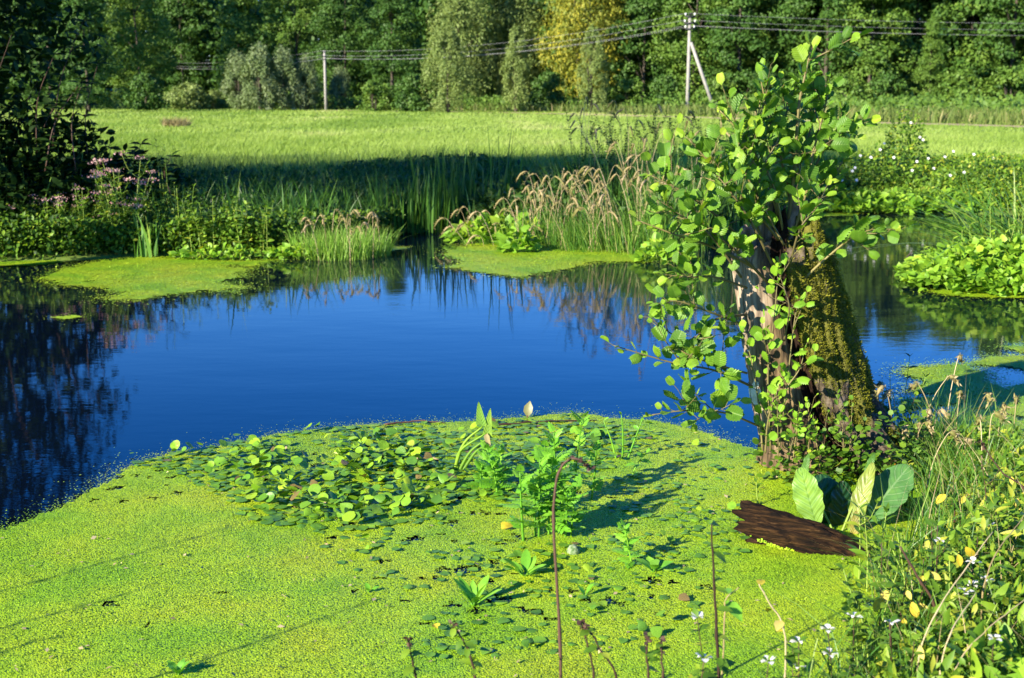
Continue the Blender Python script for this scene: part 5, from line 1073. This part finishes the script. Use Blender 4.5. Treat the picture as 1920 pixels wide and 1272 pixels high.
cover('tangle of small green leaves covering the near right bank', 30000, .6, 4.6, 2.3, 5.9, .32, T_OVAL, .032, 'herb', rmean=.6)
cover('narrow leaves mixed into the tangle of the near right bank', 18000, .8, 4.6, 2.3, 5.7, .36, T_LANCE, .055, 'herb', seed=145, rmean=.7)
cover('low dark leaves along the near bank below the picture edge', 5000, -3, 1.2, 2.2, 3.0, .10, T_OVAL, .04, 'herb', seed=147)
g = Geo(); n = 14000; x, y = U(.7, 5, n), U(2.3, 6.3, n); k = sdf(pond, x, y) > -.02; x, y = x[k], y[k]; h = U(.12, .38, len(x)); blades(g, np.stack([x, y, np.maximum(ground_z(x, y), 0) - .02], -1), h, rs.normal(size=(len(x), 2)) * (.45 * h)[:, None], U(.003, .008, len(x)), 5, r=np.clip(rs.normal(.45, .3, len(x)), 0, 1))
tag(g.obj('bank_grass', M['sedge']), label='fine green grass growing through the near bank tangle', kind='stuff')
g = Geo(); n = 900; x, y = U(1.0, 5, n * 4), U(2.6, 6.3, n * 4); k = sdf(pond, x, y) > -.03; x, y = x[k][:n], y[k][:n]; h = U(.2, .5, len(x)); blades(g, np.stack([x, y, np.maximum(ground_z(x, y), 0) - .02], -1), h, rs.normal(size=(len(x), 2)) * (.6 * h)[:, None], U(.002, .005, len(x)), 5)
tag(g.obj('dry_grass', M['dry_grass']), label='pale dry stalks scattered in the near bank grass', kind='stuff')

for lab, px, top, Y, ns, yl in (('white flowered hemp nettle with the big flower whorl above the bottom edge', 1692, 1150, 3.15, 2, .25), ('white flowered hemp nettle near the bottom right corner', 1840, 1195, 3.0, 2, .3), ('white flowered hemp nettle left of the right bank tangle, at the bottom', 1588, 1205, 3.02, 2, .3),
        ('small white flowered hemp nettle right of the tall dark stalk', 1510, 1228, 2.95, 2, .3), ('white flowered hemp nettle close against the lower dark stalk', 1352, 1172, 3.0, 1, .2), ('hemp nettle with white flowers at the foot of the lower dark stalk', 1288, 1215, 2.9, 2, .3),
        ('low hemp nettle with drooping white flowers at the bottom edge', 1428, 1248, 2.85, 2, .3), ('white flowered hemp nettle among yellow leaves, high on the right bank', 1738, 1008, 3.75, 2, .4), ('small white flowered hemp nettle before the dark stem', 1756, 1105, 3.4, 1, .3), ('white flowered hemp nettle far right above the bright big leaves', 1832, 1072, 3.45, 2, .4), ('hemp nettle with one white flower beside the duckweed edge', 1612, 1172, 3.2, 1, .3), ('tall hemp nettle with a white violet flower at the upper right of the bank', 1850, 990, 3.9, 2, .4)):
    b, h = foot(px, top, Y); herb('hemp_nettle', lab, 'plant', b, h, ns, T_OVAL, .052, M['herb'], M['stem_brown'], .10, .16, 8, group='hemp nettles on the near bank', sr=.0028, flower='lip', fsize=.019, nf=8, branch=1, t0=.2)
for lab, px, top, Y, ns in (('leafy weed with yellowed leaves hanging over the duckweed edge', 1690, 1015, 3.55, 3), ('yellow leaved weed beside the broken black stem', 1768, 985, 3.75, 2), ('weed with two yellow leaves below the hemp nettle flowers', 1712, 1180, 3.05, 1), ('tall thin weed with yellow leaves at the right picture edge', 1890, 860, 4.5, 2), ('thin brown weed with a few yellow leaves by the right duckweed', 1810, 905, 4.6, 2)):
    b, h = foot(px, top, Y); t = herb('yellowing_weed', lab, 'plant', b, h, ns, T_OVAL, .06, M['herb'], M['stem_brown'], .12, .22, 7, group='yellowing weeds on the near bank', sr=.003, branch=1)
    g = Geo(); m_ = 4 if ns < 3 else 7; a = U(3.2, 6.2, m_); P = np.stack([np.cos(a) * U(.02, .10, m_), np.sin(a) * U(.02, .08, m_) - .03, h * U(.45, .95, m_)], -1)
    put(g, leaf_t(6, 4, p_oval, fold=.35, droop=.25), P, np.stack([np.cos(a) * .5, np.sin(a) * .4, U(-1.2, -.1, m_)], -1), np.array([-.4, -.8, .4]) + rs.normal(size=(m_, 3)) * .3, U(.028, .052, m_) * min(1, Y / 3.6), wid=.95); g.obj('yellowed_foliage', M['yellow_leaf'], t)
for lab, px, top, Y, ns, T, ll in (('willowherb like leafy weed leaning over the end of the rotten log', 1640, 955, 4.15, 3, T_LANCE, .085), ('green nettle standing at the left edge of the bank tangle', 1618, 1062, 3.5, 3, T_OVAL, .06), ('leafy weed in the middle of the right bank tangle', 1760, 1010, 3.7, 4, T_OVAL, .06), ('tall leafy weed before the right duckweed', 1850, 930, 4.3, 4, T_LANCE, .08), ('bushy green weed at the right edge of the picture', 1905, 960, 3.9, 4, T_OVAL, .065), ('leafy weed at the bottom centre of the right bank tangle', 1770, 1120, 3.25, 3, T_OVAL, .06), ('green weed beside the fine grass of the right bank', 1660, 1090, 3.35, 3, T_OVAL, .055), ('bright arrow leaved weed among dry stalks at the lower right', 1800, 1040, 3.45, 3, T_HEART, .055), ('pale leafy weed growing on the strip behind the dock plant', 1720, 890, 4.95, 4, T_LANCE, .07), ('bright leafy herb on the grassy strip right of the stump', 1790, 845, 5.45, 5, T_OVAL, .065)):
    b, h = foot(px, top, Y); herb('leafy_weed', lab, 'plant', b, max(h, .2), ns, T, ll, M['herb'], M['stem_green'], .16, .3, 8, group='leafy weeds on the near bank', sr=.003, branch=1)
for lab, px, py, Y, r, n, sz in (('large bright lobed leaves in the bottom right corner', 1895, 1180, 2.95, .16, 70, .085), ('bright broad leaves at the right edge above the corner', 1915, 1080, 3.2, .14, 60, .07), ('broad green leaves at the bottom of the right bank', 1760, 1235, 2.85, .13, 50, .055)):
    b, h = foot(px, py, Y); mound('broad_leaved_plant', lab, 'plant', b, r, r, max(h, .12), n, T_HEART, sz, M['cress'] if sz > .06 else M['herb'], stems=14)
# dry and dark stalks
def stalk(name, label, pts, r0, r1, mat, leaves=0, T=T_OVAL, ll=.04, seeds=0, lm='herb', arch=False):
    P = [atY(*q) for q in pts]; b = P[0].copy(); zg = gz(b[0], b[1]); P = [np.array([b[0], b[1], min(zg, b[2]) - .04])] + P; o = np.array([b[0], b[1], zg])
    L = spline(np.array(P) - o, 30); t = thing(name, label, 'stalk', o); g = Geo(); wob = np.cumsum(rs.normal(size=(30, 3)) * .0008, 0)
    rad = np.linspace(r0, r1, 30); rad[::6] *= 1.35; tube(g, L + wob, rad, 7); g.obj('stem', M[mat], t, smooth=True)
    if leaves:
        g = Geo(); i_ = rs.randint(8, 30, leaves); a = U(0, 6.28, leaves); put(g, T, (L + wob)[i_], np.stack([np.cos(a), np.sin(a), U(-.5, .5, leaves)], -1), [0, -.3, 1.], ll * U(.6, 1.2, leaves)); g.obj('foliage', M[lm], t)
    if seeds:
        g = Geo(); i_ = np.clip((30 - np.abs(rs.normal(size=seeds)) * 3).astype(int), 16, 29); a = U(0, 6.28, seeds); put(g, T_DIA, (L + wob)[i_], np.stack([np.cos(a), np.sin(a), U(-.9, .6, seeds)], -1), rs.normal(size=(seeds, 3)), U(.008, .016, seeds), wid=1.2); g.obj('seed_cluster', M['stem_brown'], t)
    return t
stalk('dry_stalk', 'tall dark dry stalk arching over at its top in the middle foreground', [(1050, 1290, 3.0), (1048, 1150, 3.0), (1042, 1000, 3.0), (1041, 930, 3.0), (1048, 885, 3.0), (1064, 864, 3.0), (1085, 860, 3.0), (1108, 878, 3.0)], .0048, .0020, 'stem_brown', seeds=46)
stalk('dry_stalk', 'dark upright stalk with nettle leaves right of the arched stalk', [(1352, 1290, 2.95), (1347, 1150, 2.95), (1340, 1060, 2.95), (1337, 985, 2.95)], .0052, .002, 'stem_brown', leaves=12, ll=.05)
stalk('dry_stalk', 'leaning brown stalk whose top leaves dangle above the duckweed', [(1470, 1200, 3.05), (1440, 1130, 3.05), (1420, 1095, 3.05)], .003, .0016, 'stem_tan', leaves=4, ll=.045, lm='yellow_leaf')
stalk('dry_stalk', 'thin twig carrying two fresh green leaves over the duckweed', [(1356, 1190, 3.0), (1362, 1130, 3.0), (1385, 1108, 3.0)], .0025, .0014, 'stem_tan', leaves=2, ll=.07, lm='parsnip')
for lab, pts, lv in (('short withered stalk with limp leaves at the bottom left of the arched stalk', [(778, 1290, 2.8), (773, 1240, 2.8), (763, 1198, 2.8)], 8), ('withered nettle with a drooping seed tassel at the bottom edge', [(892, 1290, 2.8), (885, 1235, 2.8), (868, 1195, 2.8), (850, 1165, 2.8)], 12), ('thin dark withered stalk right of the arched stalk', [(1112, 1290, 2.85), (1100, 1220, 2.85), (1085, 1165, 2.85)], 6), ('leaning withered stalk next to the thin dark one', [(1160, 1290, 2.85), (1130, 1220, 2.85), (1098, 1172, 2.85)], 7), ('short upright dead stalk left of the hemp nettles', [(1212, 1290, 2.85), (1210, 1235, 2.85), (1208, 1192, 2.85)], 5), ('leafy withered stalk touching the left hemp nettles', [(1245, 1290, 2.85), (1240, 1240, 2.85), (1236, 1205, 2.85)], 9)):
    stalk('withered_stalk', lab, pts, .0036, .0018, 'stem_brown', leaves=lv, ll=.035, seeds=14)
stalk('dark_stem', 'broken black stem slanting through the yellow leaves', [(1755, 1150, 3.45), (1725, 1085, 3.45), (1690, 1025, 3.45)], .005, .003, 'stem_brown')
stalk('dark_stem', 'dark curved seed stem in front of the right duckweed', [(1925, 930, 4.4), (1880, 885, 4.4), (1840, 825, 4.4)], .004, .002, 'stem_brown', seeds=40)
for lab, a_, b_ in (('long tan grass stalk slanting across the right bank', (1735, 1200, 3.1), (1865, 1000, 3.3)), ('tan grass stalk parallel below the long one', (1790, 1250, 2.95), (1925, 1115, 3.1)), ('thin tan stalk behind the hemp nettle in the right corner', (1770, 1225, 3.0), (1830, 1110, 3.15)), ('pale stalk leaning at the far right of the bank', (1850, 1080, 3.4), (1925, 960, 3.6))):
    stalk('grass_stalk', lab, [a_, b_], .0028, .0012, 'stem_tan')
# grassy strip right of the stump
for lab, px, py, r, h, n in (('pale grass tuft growing right against the stump foot', 1705, 850, .16, .34, 220), ('yellow green grass tuft on the strip before the right duckweed', 1770, 830, .2, .36, 260), ('low grass tuft behind the bluish dock leaf', 1740, 895, .2, .26, 240), ('grass tuft at the right edge of the near strip', 1850, 880, .28, .34, 300)):
    c = at(px, py, .05); c[2] = max(gz(c[0], c[1]), 0); grass_clump('grass_tuft', lab, 'grass tuft', c, r, h, n, M['sedge'], .005, .55, group='grass tufts on the near strip', heads=5, hh=1.1, hl=.05)
# stalks beside the camera, outside the frame: their long shadows streak the duckweed at the lower left
for lab, x, y, h in (('tall leafy weed left of the frame casting a long shadow streak', -3.30, 2.72, 1.25), ('second tall weed left of the frame beside the first', -3.05, 2.60, 1.0), ('slim weed at the near bank left of the frame', -2.05, 2.55, .92), ('short weed at the near bank left of the frame', -2.75, 2.62, .7)):
    herb('bank_weed', lab, 'plant', (x, y, max(gz(x, y), 0)), h, 1, T_LANCE, .07, M['herb'], M['stem_brown'], .02, .05, 16, group='weeds left of the frame', sr=.007, t0=.1)

# small litter on the near duckweed
g = Geo(); x, y = U(-2.2, 1.6, 700), U(3.4, 6.6, 700); k = (sdf(sparse, x, y) < .1) | (y < 4.7 + .25 * np.minimum(x + 1.9, 0)); x, y = x[k], y[k]; n = len(x)
put(g, T_DIA, np.stack([x, y, U(.011, .016, n)], -1), np.stack([U(-1, 1, n), U(-1, 1, n), U(-.1, .25, n)], -1), np.array([0, 0, 1.]) + rs.normal(size=(n, 3)) * .3, U(.008, .028, n), wid=U(.3, 1., n))
tag(g.obj('litter', M['stem_tan']), label='tiny pale and brown plant bits strewn on the near duckweed', kind='stuff')
